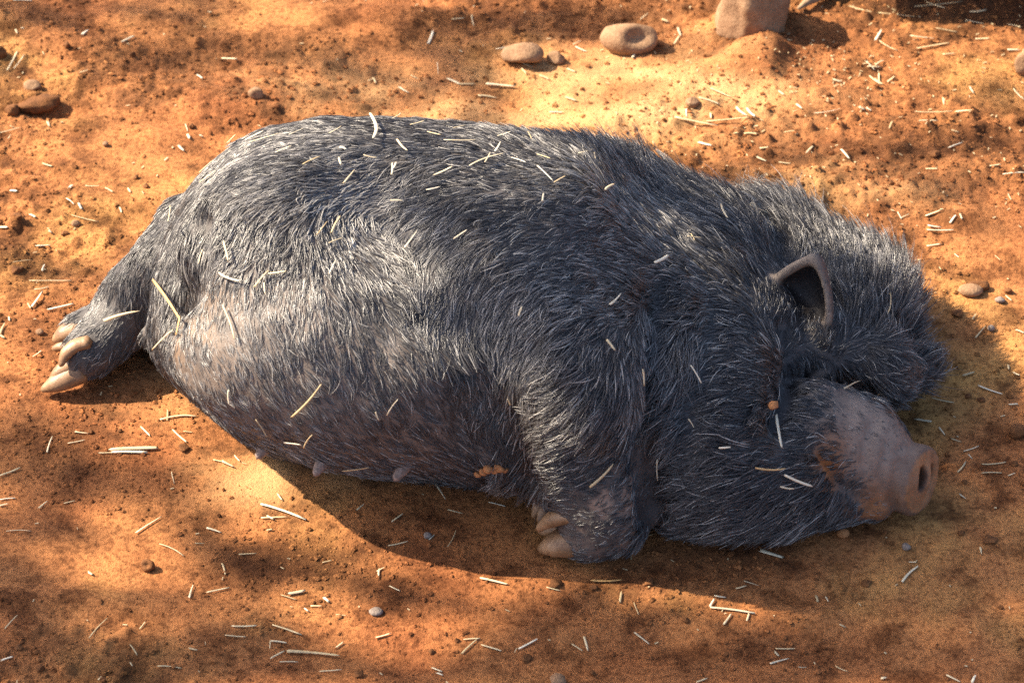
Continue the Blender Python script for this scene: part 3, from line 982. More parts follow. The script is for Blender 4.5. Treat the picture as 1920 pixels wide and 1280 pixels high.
# ------------------------------------------------------------------ stones and clods
def stone_mesh(rx, ry, rz, seed, cuts=5, rough=.10, sub=3, dent=None):
    rng = np.random.default_rng(seed)
    bm = bmesh.new()
    bmesh.ops.create_icosphere(bm, subdivisions=sub, radius=1.0)
    V = np.array([v.co[:] for v in bm.verts])
    F = [tuple(v.index for v in f.verts) for f in bm.faces]
    bm.free()
    for _ in range(cuts):
        n = nrm(rng.standard_normal(3)); d = rng.uniform(.55, .85)
        s = V @ n - d
        V = V - np.maximum(s, 0)[:, None] * n * .92
    ns = Noise3(seed + 100)
    V = V * (1 + rough * 2 * ns(V * 1.6 + 20) + rough * .8 * ns(V * 4.5 + 20) + rough * .3 * ns(V * 11 + 20))[:, None]
    if dent is not None:
        c, r, dep = dent
        V = V - (dep * np.exp(-((V - np.array(c)) ** 2).sum(1) / r ** 2))[:, None] * nrm(c)
    return V * np.array([rx, ry, rz]), F

def stone(name, px, py, wpx, hpx, mat, seed, label, cat='stone', depth=1.0, sink=.35, group=None, rot=0.0, **kw):
    """wpx wide and hpx high in the photo, sitting on the soil at the pixel of its foot"""
    g = on_ground(px, py)
    sc = np.linalg.norm(g - CAM) / FPX
    rx = wpx * sc / 2; rz = hpx * sc / 2 * .95; ry = rx * depth
    V, F = stone_mesh(rx, ry, rz, seed, **kw)
    o = link_mesh(name, V, F, mat)
    o.location = (g[0], g[1] + ry * .25, g[2] + rz * (1 - sink))
    o.rotation_euler = (0, 0, rot)
    tag(o, label, cat, group)
    return o
def big_rock():
    g = on_ground(1408, 44)
    # corners in metres from the foot: right, away, up
    pts = [(-.066, -.012, -.02), (-.020, -.050, -.02), (.030, -.048, -.02), (.062, -.010, -.02), (.066, .05, -.02), (0, .09, -.02), (-.06, .06, -.02),
           (-.056, -.002, .045), (-.016, -.040, .060), (.034, -.036, .040), (.070, -.006, .048), (.066, .05, .06), (-.034, .006, .115), (.010, -.010, .125), (.048, .004, .105), (.040, .06, .11), (-.03, .06, .10)]
    bm = bmesh.new()
    for p in pts:
        bm.verts.new(Vector(p))
    bmesh.ops.convex_hull(bm, input=bm.verts)
    bmesh.ops.triangulate(bm, faces=bm.faces)
    bmesh.ops.subdivide_edges(bm, edges=bm.edges, cuts=7, use_grid_fill=True)
    ns = Noise3(71)
    bmesh.ops.smooth_vert(bm, verts=bm.verts, factor=.5, use_axis_x=True, use_axis_y=True, use_axis_z=True)
    bm.normal_update()
    for v in bm.verts:
        q = np.array(v.co) + 2
        v.co += v.normal * float(.008 * ns(q * 30) + .005 * ns(q * 75) + .003 * ns(q * 160))
    V = [tuple(v.co) for v in bm.verts]; F = [tuple(v.index for v in f.verts) for f in bm.faces]
    bm.free()
    o = link_mesh('rock', V, F, M_STONE)
    o.location = g
    tag(o, 'large angular brown rock standing on a mound of soil', 'rock')
big_rock()
stone('stone', 1180, 92, 108, 66, M_STONE, 12, 'rounded tan stone with a hollow in its face, half buried', 'stone', .75, .45, cuts=1, rough=.04, sub=4, dent=((.38, -.62, .55), .46, .60))
stone('stone', 980, 118, 80, 48, M_STONE, 21, 'low brown stone lying beside a smaller one behind the back', 'stone', .7, .4, cuts=4, rough=.07)
stone('stone', 1042, 119, 36, 28, M_STONE, 22, 'small brown stone next to a larger low stone', 'stone', .8, .3, cuts=4, rough=.08)
stone('stone', 481, 184, 32, 24, M_STONE, 23, 'lone small brown stone on sunlit soil beyond the rump', 'stone', .8, .25, cuts=4, rough=.08)
stone('stone', 1298, 200, 26, 24, M_STONE, 24, 'small dark-sided stone with straws lying against it', 'stone', .8, .25, cuts=4, rough=.08)
stone('stone', 1820, 552, 46, 22, M_STONE, 25, 'flat oval pebble half covered by dark soil clods', 'pebble', .7, .35, cuts=1, rough=.04)
stone('stone', 1918, 140, 36, 56, M_STONE, 26, 'ochre stone standing alone with a dark shadow on the strawy soil', 'stone', .8, .2, cuts=4, rough=.06)
stone('stone', 1699, 1030, 18, 18, M_PALE_STONE, 27, 'round grey pebble on shaded soil before the chin', 'pebble', .9, .25, cuts=1, rough=.05, sub=2)
stone('stone', 801, 1008, 18, 14, M_PALE_STONE, 28, 'grey pebble on soil in front of the belly', 'pebble', .8, .25, cuts=2, rough=.05, sub=2)
stone('stone', 60, 168, 36, 24, M_STONE, 29, 'flat-faced stone sunk in the ochre soil among dark clods', 'stone', .8, .5, cuts=3, rough=.05)
stone('stone', 1858, 620, 14, 14, M_PALE_STONE, 30, 'pale grey pebble beside a leaning straw near the mane', 'pebble', .9, .25, cuts=2, rough=.05, sub=2)
stone('stone', 1875, 566, 20, 12, M_PALE_STONE, 31, 'low pale pebble near the flat oval pebble', 'pebble', .8, .3, cuts=2, rough=.05, sub=2)
stone('stone', 75, 626, 17, 12, M_STONE, 32, 'tan pebble on soil just beyond the hind hooves', 'pebble', .8, .3, cuts=2, rough=.05, sub=2)
stone('stone', 142, 423, 18, 14, M_STONE, 33, 'tan pebble on sunny soil left of the rump', 'pebble', .8, .3, cuts=2, rough=.05, sub=2)
stone('stone', 198, 274, 12, 11, M_STONE, 34, 'tiny rounded brown pebble beyond the rump', 'pebble', .9, .2, cuts=1, rough=.05, sub=2)
stone('stone', 705, 1150, 28, 12, M_PALE_STONE, 35, 'low brownish stone beside crossed straws on the dark soil', 'stone', .8, .4, cuts=2, rough=.06, sub=2)
stone('stone', 1045, 1282, 36, 24, M_STONE, 36, 'tan flat stone lying at the end of a soil ridge', 'stone', .8, .35, cuts=3, rough=.05)
stone('soil_clod', 1905, 818, 34, 26, M_CLOD, 41, 'dark crumbly clod with a straw under it ahead of the snout', 'clod', .9, .2, cuts=2, rough=.2)
stone('soil_clod', 278, 1068, 26, 24, M_CLOD, 42, 'hollow dark clod of soil in front of the belly', 'clod', .9, .2, cuts=3, rough=.2, dent=((-.2, -.6, .8), .5, .5))
stone('soil_clod', 70, 210, 80, 30, M_CLOD, 43, 'long dark clod bank on ochre soil beyond the rump', 'clod', .5, .4, cuts=1, rough=.25, rot=.25)
stone('soil_clod', 22, 214, 28, 22, M_CLOD, 44, 'smaller dark clod at the end of the clod bank', 'clod', .8, .35, cuts=1, rough=.25)
stone('soil_clod', 0, 108, 24, 30, M_CLOD, 45, 'dark clod above two leaning straws beyond the rump', 'clod', .8, .3, cuts=1, rough=.25)
stone('soil_clod', 1835, 542, 40, 20, M_CLOD, 46, 'dark flaky clod pile on the flat oval pebble', 'clod', .5, .25, cuts=3, rough=.28)
SMALL = ((1580, 1006, 24, 20, 'orange'), (1890, 548, 16, 12, ''), (1795, 592, 22, 14, ''), (1555, 182, 12, 12, ''), (1751, 292, 22, 12, ''), (248, 108, 14, 12, ''), (268, 150, 14, 10, ''), (360, 240, 13, 11, ''), (126, 88, 16, 14, ''), (122, 440, 15, 10, ''),
         (32, 510, 26, 12, ''), (121, 592, 11, 10, ''), (255, 335, 12, 9, ''), (274, 352, 12, 9, ''), (34, 408, 18, 9, ''), (170, 812, 11, 10, ''), (225, 810, 9, 8, ''), (345, 845, 24, 12, ''), (195, 1276, 14, 10, ''), (76, 1258, 15, 18, ''),
         (35, 1216, 16, 10, ''), (1287, 1166, 13, 11, ''), (1112, 1265, 12, 11, ''), (985, 1238, 24, 14, ''), (1040, 1098, 26, 16, ''), (1112, 1104, 18, 12, ''), (1215, 1096, 26, 12, ''), (1625, 1096, 22, 10, ''), (1876, 1140, 12, 9, ''), (1660, 1000, 10, 8, ''),
         (1803, 1002, 14, 9, ''), (1855, 1014, 26, 10, ''), (808, 1224, 13, 9, ''), (857, 1202, 12, 10, ''), (672, 1268, 22, 12, ''), (1815, 745, 12, 9, ''), (1840, 752, 14, 9, ''), (1808, 905, 10, 8, ''), (1902, 872, 12, 9, ''), (1670, 345, 14, 8, ''), (1850, 332, 10, 8, ''))
for i, (x, y, w, h, c) in enumerate(SMALL):
    if c:
        stone('soil_clod', x, y, w, h, M_DIRT, 60 + i, 'orange clod under the hair fringe of the chin', 'clod', .9, .2, cuts=3, rough=.15, sub=2)
        continue
    zone = ('beyond the rump' if x < 480 and y < 300 else 'beside the hind leg' if x < 480 and y < 640 else 'between hind hooves and the shaded foreground' if x < 480 and y < 960 else
            'on the shaded soil in front of the pig' if y > 960 else 'ahead of the pig\'s snout' if y > 640 else 'beside the pig\'s mane')
    stone('soil_clod', x, y, w, h, M_CLOD, 60 + i, 'small dark crumbly clod ' + zone, 'clod', .9, .45, 'small soil clods ' + zone, cuts=6, rough=.38, sub=3)

# clods stuck to the pig
for i, (x, y, r) in enumerate(((1436, 763, .0085),)):
    p = on_body(x, y, .014)
    V, F = stone_mesh(r, r, r * .8, 200 + i, cuts=4, rough=.15, sub=2)
    o = link_mesh('dirt_clod', V, F, M_DIRT); o.location = p
    tag(o, 'orange clod of dirt stuck in the hair of the cheek fold', 'clod')
for i, (x, y, r) in enumerate(((897, 882, .006), (906, 878, .007), (916, 873, .0075), (926, 876, .007), (936, 872, .0075), (944, 876, .006), (930, 869, .005))):
    p = on_body(x, y, .006)
    if p is None:
        continue
    V, F = stone_mesh(r, r, r * .8, 210 + i, cuts=3, rough=.25, sub=2)
    o = link_mesh('dirt_clod', V, F, M_DIRT); o.location = p
    tag(o, 'orange crumb in a row of dirt stuck behind the foreleg', 'clod', 'dirt crumbs stuck behind the foreleg')
stone('dirt_clod', 1664, 968, 12, 14, M_DIRT, 230, 'orange crumb on the soil under the lower lip', 'clod', .9, .2, cuts=3, rough=.15, sub=2)

# ------------------------------------------------------------------ straw, each stalk read off the photo: two ends and a width in pixels
def stalk(p, q, w, mat, bow=0.0, seed=0, beaded=False, up=(0, 0, 1)):
    rng = np.random.default_rng(seed)
    c = (p + q) / 2; x = q - p; L = max(np.linalg.norm(x), .003); x = x / L
    up = np.asarray(up, float); z = up - x * (up @ x); z = nrm(z); y = np.cross(z, x)
    n = 14 if beaded else 6
    V, F = [], []
    sg = 8
    taper = rng.uniform(.35, 1.0)
    curl = rng.uniform(-.12, .12)
    kink = rng.uniform(-.06, .06) if rng.random() < .4 else 0.0
    for i in range(n + 1):
        t = i / n; u = (t - .5) * L
        k = 1 - (1 - taper) * t
        if beaded:
            k = (.65 + .45 * abs(math.sin(t * math.pi * 6))) * (1 - .5 * t)
        if i in (0, n):
            k *= .82
        by = bow * L * (1 - (2 * t - 1) ** 2) + curl * L * (t - .5) ** 2 + kink * L * abs(t - .6)
        for s in range(sg):
            a = 2 * math.pi * s / sg
            jag = rng.uniform(-.6, .6) * w if i in (0, n) else 0
            V.append((u + jag, by + w / 2 * k * math.cos(a), w / 2 * .45 * k * math.sin(a) + .15 * w * (.5 if beaded else 0)))
    for i in range(n):
        for s in range(sg):
            s2 = (s + 1) % sg
            F.append((i * sg + s, i * sg + s2, (i + 1) * sg + s2, (i + 1) * sg + s))
    F.append(tuple(range(sg))[::-1]); F.append(tuple(n * sg + s for s in range(sg)))
    o = link_mesh('straw', V, F, mat)
    M = Matrix(((x[0], y[0], z[0], c[0]), (x[1], y[1], z[1], c[1]), (x[2], y[2], z[2], c[2]), (0, 0, 0, 1)))
    o.matrix_world = M
    return o

GROUND_STRAW = [
 (25,2,60,3,5),(28,52,32,65,5),(40,50,45,55,4),(155,68,165,60,8),(228,82,250,72,6),(15,135,33,100,5),(26,130,45,105,3),(150,138,165,133,3),(80,97,83,104,3),(415,112,445,117,5),(370,145,380,150,4),(90,232,93,240,7),(20,238,28,242,4),(335,275,345,285,6),(80,308,98,314,5),(308,303,315,297,3),(348,234,352,248,2),(352,255,356,262,6),(375,255,380,258,5),(0,250,40,240,2),(15,262,20,254,2),
 (803,86,812,62,7),(748,165,766,176,6),(840,150,862,160,7),(862,160,890,160,6),(897,182,930,186,7),(606,6,615,2,3),(847,38,870,43,3),(884,40,888,52,3),(820,120,822,143,2),(690,155,705,150,4),(700,148,705,158,4),(770,140,785,150,3),(930,95,952,90,3),
 (1187,112,1192,95,8),(1080,90,1100,99,4),(1075,85,1090,78,3),(966,117,998,130,4),(978,130,987,140,3),(1013,144,1030,152,6),(1063,131,1078,137,4),(1270,55,1276,70,6),(1264,85,1274,70,5),(1242,40,1254,43,8),(1200,40,1215,28,4),(1332,167,1369,184,4),(1310,188,1350,201,4),(1266,226,1345,238,4),(1325,230,1403,224,4),(1380,203,1400,219,6),(1400,208,1415,222,6),(1060,184,1080,191,6),(1310,265,1333,275,6),(1286,208,1287,220,4),(1332,215,1333,224,5),(1030,212,1055,213,3),(1396,253,1420,254,5),(1425,280,1440,278,5),(1420,297,1436,305,6),
 (1563,153,1577,157,7),(1641,80,1652,62,6),(1648,78,1683,98,3),(1610,206,1622,208,8),(1625,205,1634,210,6),(1720,89,1778,82,4),(1707,73,1750,74,4),(1755,58,1795,66,4),(1768,105,1790,102,5),(1627,128,1650,130,5),(1630,145,1650,160,4),(1665,155,1678,146,4),(1625,120,1640,130,4),(1640,125,1655,115,4),(1647,140,1648,155,4),(1640,150,1655,160,4),(1786,213,1820,208,5),(1715,213,1786,214,2),(1722,236,1757,236,3),(1784,246,1797,250,5),(1667,243,1672,231,4),(1511,290,1523,276,5),(1577,290,1592,303,6),(1460,307,1482,310,4),(1494,198,1503,206,6),(1460,173,1470,180,5),(1527,214,1575,206,2),(1778,280,1802,270,4),(1718,17,1805,4,4),(1647,30,1715,37,4),(1590,20,1632,38,4),(1820,25,1848,22,6),(1810,40,1843,47,3),(1890,48,1915,54,3),(1735,5,1770,25,3),(1900,170,1920,190,5),(1890,96,1910,96,6),(1818,165,1825,177,4),(1768,185,1770,198,4),(1830,75,1855,74,4),(1470,250,1490,247,3),(1735,318,1757,319,4),(1855,315,1875,312,3),
 (1736,403,1763,396,5),(1740,426,1762,429,5),(1738,432,1787,433,3),(1782,419,1792,405,5),(1800,403,1804,410,4),(1738,463,1763,459,4),(1880,330,1920,327,3),(1890,365,1896,376,3),(1683,400,1690,412,3),(1690,408,1704,401,3),(1830,635,1848,614,4),(1823,600,1830,590,5),(1905,620,1920,626,5),(1886,556,1896,565,3),(1705,525,1708,515,4),(1865,480,1876,489,2),(1712,600,1716,593,3),(1790,478,1798,484,2),
 (20,360,33,361,6),(0,425,14,428,6),(57,404,68,410,6),(130,355,135,350,7),(148,383,153,388,6),(225,390,228,400,4),(92,434,98,438,6),(68,463,95,463,4),(55,528,135,528,3),(25,494,60,490,2),(79,510,83,499,5),(90,583,137,572,6),(60,578,80,549,6),(52,570,58,580,4),(135,405,185,418,2),(240,355,245,362,4),(125,373,140,385,3),(198,354,212,362,4),(160,350,186,350,2),(0,628,8,610,6),(0,630,10,636,6),(17,596,18,603,4),(182,552,205,530,3),(65,545,92,540,3),
 (302,786,367,780,5),(315,770,314,790,4),(265,802,282,819,4),(324,808,350,831,4),(400,863,418,867,3),(417,867,438,877,7),(140,811,165,814,4),(128,832,158,826,3),(88,850,98,820,4),(0,895,38,880,5),(0,938,28,935,3),(0,950,15,946,5),(72,954,88,941,5),(322,886,327,908,2),(62,670,78,659,2),(440,855,450,866,3),(345,810,362,812,3),(120,945,140,940,3),
 (255,1000,302,970,5),(300,1020,345,1042,3),(354,1121,361,1099,5),(388,1112,430,1103,4),(417,1057,423,1078,4),(168,1200,203,1162,3),(297,1250,340,1254,4),(10,1181,33,1156,3),(3,1240,25,1233,4),(388,992,413,1000,6),(366,1020,384,1020,3),(448,1041,480,1039,4),(165,1074,174,1079,5),(12,996,58,996,2),(245,1210,258,1229,3),(262,1180,272,1167,3),(422,1192,460,1195,3),(435,1176,480,1175,4),(355,1217,370,1220,4),
 (489,947,572,976,6),(490,972,540,970,4),(500,968,512,975,4),(812,903,835,938,6),(778,906,825,897,3),(734,980,755,965,4),(728,1024,764,1016,4),(840,957,867,964,4),(903,1085,950,1096,6),(669,957,682,946,4),(541,1115,570,1110,7),(608,1122,617,1130,6),(527,1116,555,1125,3),(840,1026,856,995,2),(707,1072,720,1065,4),(710,1080,712,1068,4),(731,1100,750,1109,3),(605,1056,622,1052,3),(572,1142,578,1147,4),(521,927,529,939,4),(500,996,512,994,4),(583,1137,603,1137,3),(917,942,947,950,3),(805,1013,815,1003,3),
 (512,1173,565,1191,4),(507,1203,536,1206,4),(507,1203,506,1217,3),(507,1236,533,1222,4),(630,1153,650,1155,3),(705,1197,732,1189,3),(866,1227,893,1201,5),(903,1210,940,1221,4),(810,1253,828,1260,4),(820,1263,830,1267,5),(525,1242,558,1242,3),(600,1260,640,1257,3),(630,1216,643,1206,4),(870,1200,900,1198,3),
 (1162,1130,1165,1111,5),(1332,1140,1415,1151,5),(1331,1138,1339,1124,5),(1357,1172,1371,1152,5),(1400,1165,1404,1152,4),(1190,1187,1217,1208,4),(1095,1195,1102,1220,5),(973,1218,1007,1200,5),(1072,1208,1092,1221,3),(1025,1102,1050,1108,3),(1188,1130,1197,1153,2),(1394,1090,1422,1099,3),(1380,1105,1398,1100,4),(1340,1118,1360,1121,4),(1205,1008,1225,1003,3),(1305,1280,1325,1273,4),
 (1688,1092,1718,1063,6),(1530,1118,1533,1130,5),(1548,1120,1553,1129,3),(1574,1172,1584,1177,4),(1838,1028,1840,1040,5),(1453,1223,1460,1231,5),(1445,1245,1477,1236,5),(1497,1252,1512,1252,3),(1566,1250,1588,1260,3),(1775,1268,1800,1280,5),(1822,1280,1828,1268,6),(1653,1273,1662,1272,6),(1704,1055,1717,1055,3),(1455,1218,1490,1218,3),
 (1715,788,1747,793,6),(1761,804,1771,817,5),(1783,824,1801,830,4),(1807,847,1834,838,3),(1815,853,1822,861,3),(1841,872,1885,868,4),(1840,888,1878,888,3),(1796,887,1811,868,4),(1745,748,1787,757,4),(1833,725,1878,741,5),(1806,706,1825,700,6),(1892,760,1907,759,4),(1890,686,1891,694,5),(1900,700,1911,705,4),(1799,928,1810,936,4),(1890,893,1903,888,3)]
def ground_zone(x, y):
    if x >= 1440 and y < 56: return 'straw stalk in the black shade at the added shelter mouth', 'straw in the shelter shade'
    if 1615 <= x <= 1680 and 110 < y < 165: return 'pale straw in a small heap of scraps past the large rock', 'heap of straw scraps'
    if x >= 1440 and y < 330: return 'dry straw scattered on ochre soil past the large rock', 'straw past the large rock'
    if x >= 1640 and y < 640: return 'dry straw on sunlit soil beside the pig\'s bristly mane', 'straw beside the mane'
    if x >= 1640 and y < 960: return 'dry straw on the soil ahead of the pig\'s snout', 'straw ahead of the snout'
    if x >= 1430: return 'dry straw on shaded soil in front of the pig\'s chin', 'straw in front of the chin'
    if y >= 1000 and x >= 960: return 'dry straw on soil in front of the folded forefoot', 'straw in front of the forefoot'
    if y >= 860 and x >= 470: return 'dry straw on soil in front of the pig\'s belly', 'straw in front of the belly'
    if y >= 960: return 'dry straw on dappled soil far in front of the hind hooves', 'straw in front of the hind hooves'
    if y >= 640: return 'dry straw on sunlit soil between hind hooves and belly', 'straw by the hind hooves'
    if x < 480 and y >= 330: return 'dry straw on sunlit soil beside the pig\'s rump', 'straw beside the rump'
    if x < 480: return 'dry straw on ochre soil well beyond the pig\'s rump', 'straw beyond the rump'
    if x < 960: return 'pale straw on bright soil right behind the pig\'s back', 'straw behind the back'
    return 'pale straw on bright soil between the stones and the pig\'s shoulders', 'straw between stones and shoulders'

def looks(x1, y1, x2, y2, w, o):
    L = math.hypot(x2 - x1, y2 - y1)
    return ('stubby' if L < 14 else 'short' if L < 30 else 'long' if L < 58 else 'very long') + (' hair-thin' if w <= 2 else ' thin' if w <= 3 else ' broad' if w >= 6 else '') + (' bleached' if o.data.materials[0] is M_PALE_STRAW else ' tan')

def lay_ground(x1, y1, x2, y2, w, mat=None, seed=0, beaded=False, lift=.0015):
    sc = 4.7 / FPX
    p = on_ground(x1, y1); q = on_ground(x2, y2)
    m = (p + q) / 2
    top = max(float(ground_h(*(p * (1 - t) + q * t)[:2])) - float((p * (1 - t) + q * t)[2]) for t in np.linspace(0, 1, 9))
    up = np.array([0, 0, max(top, 0) * .7 + w * sc * .30 + lift])
    rng = np.random.default_rng(seed + 900)
    if mat is None:
        mat = M_PALE_STRAW if (w >= 5 and rng.random() < .75) or rng.random() < .3 else M_STRAW
    return stalk(p + up, q + up, w * sc, mat, rng.uniform(-.045, .045) * (rng.random() < .5) + rng.uniform(-.01, .01), seed, beaded)
for i, (x1, y1, x2, y2, w) in enumerate(GROUND_STRAW):
    lb, gr = ground_zone((x1 + x2) / 2, (y1 + y2) / 2)
    gold = lb.startswith('straw stalk')
    o = lay_ground(x1, y1, x2, y2, w * .88, M_STRAW if gold else None, i)
    tag(o, looks(x1, y1, x2, y2, w, o) + ' ' + lb[lb.index('straw'):], 'straw', gr)
tag(lay_ground(208, 846, 294, 843, 8, M_STRAW, 501), 'broad flat straw husk on the soil in front of the groin', 'straw')
tag(lay_ground(212, 851, 276, 851, 6, M_PALE_STRAW, 511), 'split half of the broad straw husk in front of the groin', 'straw')
tag(lay_ground(186, 851, 240, 850, 4, M_STRAW, 502), 'thin straw running out from under the broad flat husk', 'straw')
tag(lay_ground(912, 160, 962, 166, 8, M_PALE_STRAW, 503, True), 'beaded seed head lying in the sun behind the pig\'s back', 'seed head')
tag(lay_ground(535, 1222, 634, 1230, 8, M_STRAW, 504, True), 'long beaded seed head on dark soil in front of the belly', 'seed head')
tag(lay_ground(1110, 1093, 1166, 1091, 6, M_GOLD_STRAW, 505, True), 'golden beaded seed head just in front of the forefoot', 'seed head')
tag(lay_ground(1425, 1034, 1465, 1047, 9, M_PALE_STRAW, 506), 'split greenish-white straw on soil below the jowl', 'straw')

PIG_STRAW = [
 (701,229,705,275,8),(742,276,762,297,5),(470,275,500,260,6),(475,283,533,266,4),(435,282,450,267,6),(380,313,412,275,4),(386,333,412,310,3),(385,354,414,333,5),(620,266,642,253,3),(635,287,648,291,5),(633,305,637,317,5),(641,350,661,325,5),(736,335,737,313,5),(738,325,744,313,4),(565,320,598,305,3),(635,212,640,225,5),(428,457,437,494,5),(347,435,350,405,4),(762,473,787,440,4),(736,383,760,384,4),(588,450,608,424,3),(616,445,632,415,5),(612,465,638,455,3),(386,495,393,470,3),(615,520,628,493,3),(716,222,740,212,3),(735,238,750,228,3),
 (877,325,940,303,4),(816,341,850,325,4),(805,364,830,358,4),(832,278,890,278,3),(882,241,894,233,4),(925,297,935,280,5),(1080,303,1112,293,5),(1105,298,1107,310,4),(1050,266,1095,256,4),(1048,268,1049,256,3),(1014,388,1016,373,4),(1122,365,1138,355,6),(1036,355,1057,343,4),(1005,325,1033,352,3),(1214,505,1239,491,6),(1348,402,1360,428,5),(1393,401,1427,416,4),(1134,583,1155,562,5),(1132,643,1146,661,6),(979,597,985,580,4),(858,455,882,439,4),(1280,460,1305,463,3),(1285,455,1292,467,3),(1005,304,1030,312,3),
 (425,573,447,636,4),(480,541,505,511,4),(496,533,499,555,4),(551,777,605,716,6),(535,821,567,825,5),(485,778,506,811,3),(572,830,588,805,3),(727,772,747,744,3),(706,767,712,782,3),(645,873,693,866,5),(415,515,457,530,5),(433,725,434,752,4),(507,517,540,512,4),
 (1464,886,1512,906,5),(1566,733,1601,718,4),(1630,743,1645,727,3),(1188,695,1190,723,5),(1105,905,1147,864,6),(1283,690,1302,722,4),(1455,908,1480,911,4),(1235,848,1236,888,3),(1657,560,1652,600,3),(1350,840,1370,838,4),(958,740,962,750,4),(1280,785,1290,800,3),
 (800,262,826,268,3),(930,270,955,262,3),(985,262,992,276,3),(960,310,985,318,3),(905,318,915,300,3),(1150,300,1172,292,3),(770,250,795,243,3),(850,255,872,250,3),(680,300,705,305,3),(545,268,575,255,3),(520,300,548,288,3)]
def pig_zone(x, y):
    if x > 1430: return 'thin straw caught in the hair of the pig\'s head', 'straw on the head'
    if x > 1180: return 'pale straw caught in the hair of the pig\'s neck', 'straw on the neck'
    if y > 540 and x > 900: return 'pale straw caught in the hair of the pig\'s shoulder and foreleg', 'straw on the shoulder'
    if y > 500: return 'straw lying on the sparse hair of the pig\'s belly', 'straw on the belly'
    if x > 790: return 'straw bit caught in the dark hair of the pig\'s back', 'straw on the back'
    return 'pale straw lying on the silvery hair of the pig\'s rump', 'straw on the rump'
def lay_pig(x1, y1, x2, y2, w, mat=None, seed=0, lift=.011):
    sc = 4.35 / FPX
    rng = np.random.default_rng(seed + 1900)
    p, n1 = hit(x1, y1); q, n2 = hit(x2, y2)
    if p is None or q is None:
        return None
    mm, n3 = hit((x1 + x2) / 2, (y1 + y2) / 2)
    if mm is None:
        return None
    n = nrm(n1 + n2 + n3)
    bulge = max(0.0, float((mm - (p + q) / 2) @ n))
    if mat is None:
        mat = M_PALE_STRAW if rng.random() < .65 else M_STRAW
    return stalk(p + n * (lift + bulge), q + n * (lift + bulge), w * sc, mat, rng.uniform(-.04, .04), seed, False, n)
for i, (x1, y1, x2, y2, w) in enumerate(PIG_STRAW):
    y = (y1 + y2) / 2; x = (x1 + x2) / 2
    li = .008 if (y > 500 and x < 900) else (.018 if x > 1180 else .013)
    o = lay_pig(x1, y1, x2, y2, w * .9, None, i, li)
    if o:
        lb, gr = pig_zone(x, y)
        tag(o, looks(x1, y1, x2, y2, w, o) + ' ' + lb[lb.index('straw'):], 'straw', gr)
for a, mt, lb in (((300, 530, 352, 605, 7), M_GOLD_STRAW, 'long golden straw lying against the groin above the hind leg'), ((352, 600, 345, 632, 7), M_GOLD_STRAW, 'muddy orange straw end hanging at the groin'),
                  ((200, 598, 262, 580, 8), M_STRAW, 'thick tan straw lying across the hock of the hind leg'), ((300, 660, 340, 622, 4), M_STRAW, 'thin straw below the groin beside the belly edge'),
                  ((1443, 783, 1453, 842, 8), M_PALE_STRAW, 'broad white straw hanging on the cheek under an orange clod'), ((1410, 877, 1465, 878, 4), M_GOLD_STRAW, 'thin reddish straw lying level on the jowl')):
    o = lay_pig(*a, mt, 700 + a[0], .013)
    if o:
        tag(o, lb, 'straw')

# the weathered stick at the added shelter's mouth
p = on_ground(1496, 24, .008); q = on_ground(1575, -14, .018)
V, F = tube_mesh([p, p * .65 + q * .35 + np.array([0, 0, .006]), q, q + (q - p) * 1.5], [.003, .011, .013, .014], 10)
o = link_mesh('stick', V, F, plain_mat('weathered_wood', (.30, .20, .12), .8, .4, 60))
tag(o, 'weathered stick lying at the edge of the black shade', 'stick')

# ------------------------------------------------------------------ low shelter out of view, added to darken the corner behind
M_PLANK = plain_mat('added_shelter_wood', (.20, .14, .09), .85, .4, 25)
added_shelter = bpy.data.objects.new('shelter', None)
COL.objects.link(added_shelter)
tag(added_shelter, 'added unseen low timber shelter whose shadow darkens the soil corner past the rock', 'shelter')
yb = at(1600, 40)[1]
def box_mesh(x0, x1, y0, y1, z0, z1):
    return ([(x0, y0, z0), (x1, y0, z0), (x1, y1, z0), (x0, y1, z0), (x0, y0, z1), (x1, y0, z1), (x1, y1, z1), (x0, y1, z1)],
            [(0, 3, 2, 1), (4, 5, 6, 7), (0, 1, 5, 4), (1, 2, 6, 5), (2, 3, 7, 6), (3, 0, 4, 7)])
for i in range(8):                                   # roof planks
    V, F = box_mesh(.34 + .20 * i, .535 + .20 * i, yb + .10 + .004 * (i % 3), yb + 1.5, .36, .385)
    link_mesh('roof_plank', V, F, M_PLANK, added_shelter, False)
for i in range(3):
    V, F = box_mesh(.52, .545, yb + .16, yb + 1.45, .02 + .112 * i, .125 + .112 * i)
    link_mesh('wall_plank', V, F, M_PLANK, added_shelter, False)
    V, F = box_mesh(.55, 1.93, yb + 1.40, yb + 1.425, .02 + .112 * i, .125 + .112 * i)
    link_mesh('wall_plank', V, F, M_PLANK, added_shelter, False)
    V, F = box_mesh(1.905, 1.93, yb + .16, yb + 1.39, .02 + .112 * i, .125 + .112 * i)
    link_mesh('wall_plank', V, F, M_PLANK, added_shelter, False)
for x in (.552, 1.85):
    for y in (yb + .17, yb + 1.34):
        V, F = box_mesh(x, x + .05, y, y + .05, -.05, .357)
        link_mesh('post', V, F, M_PLANK, added_shelter, False)

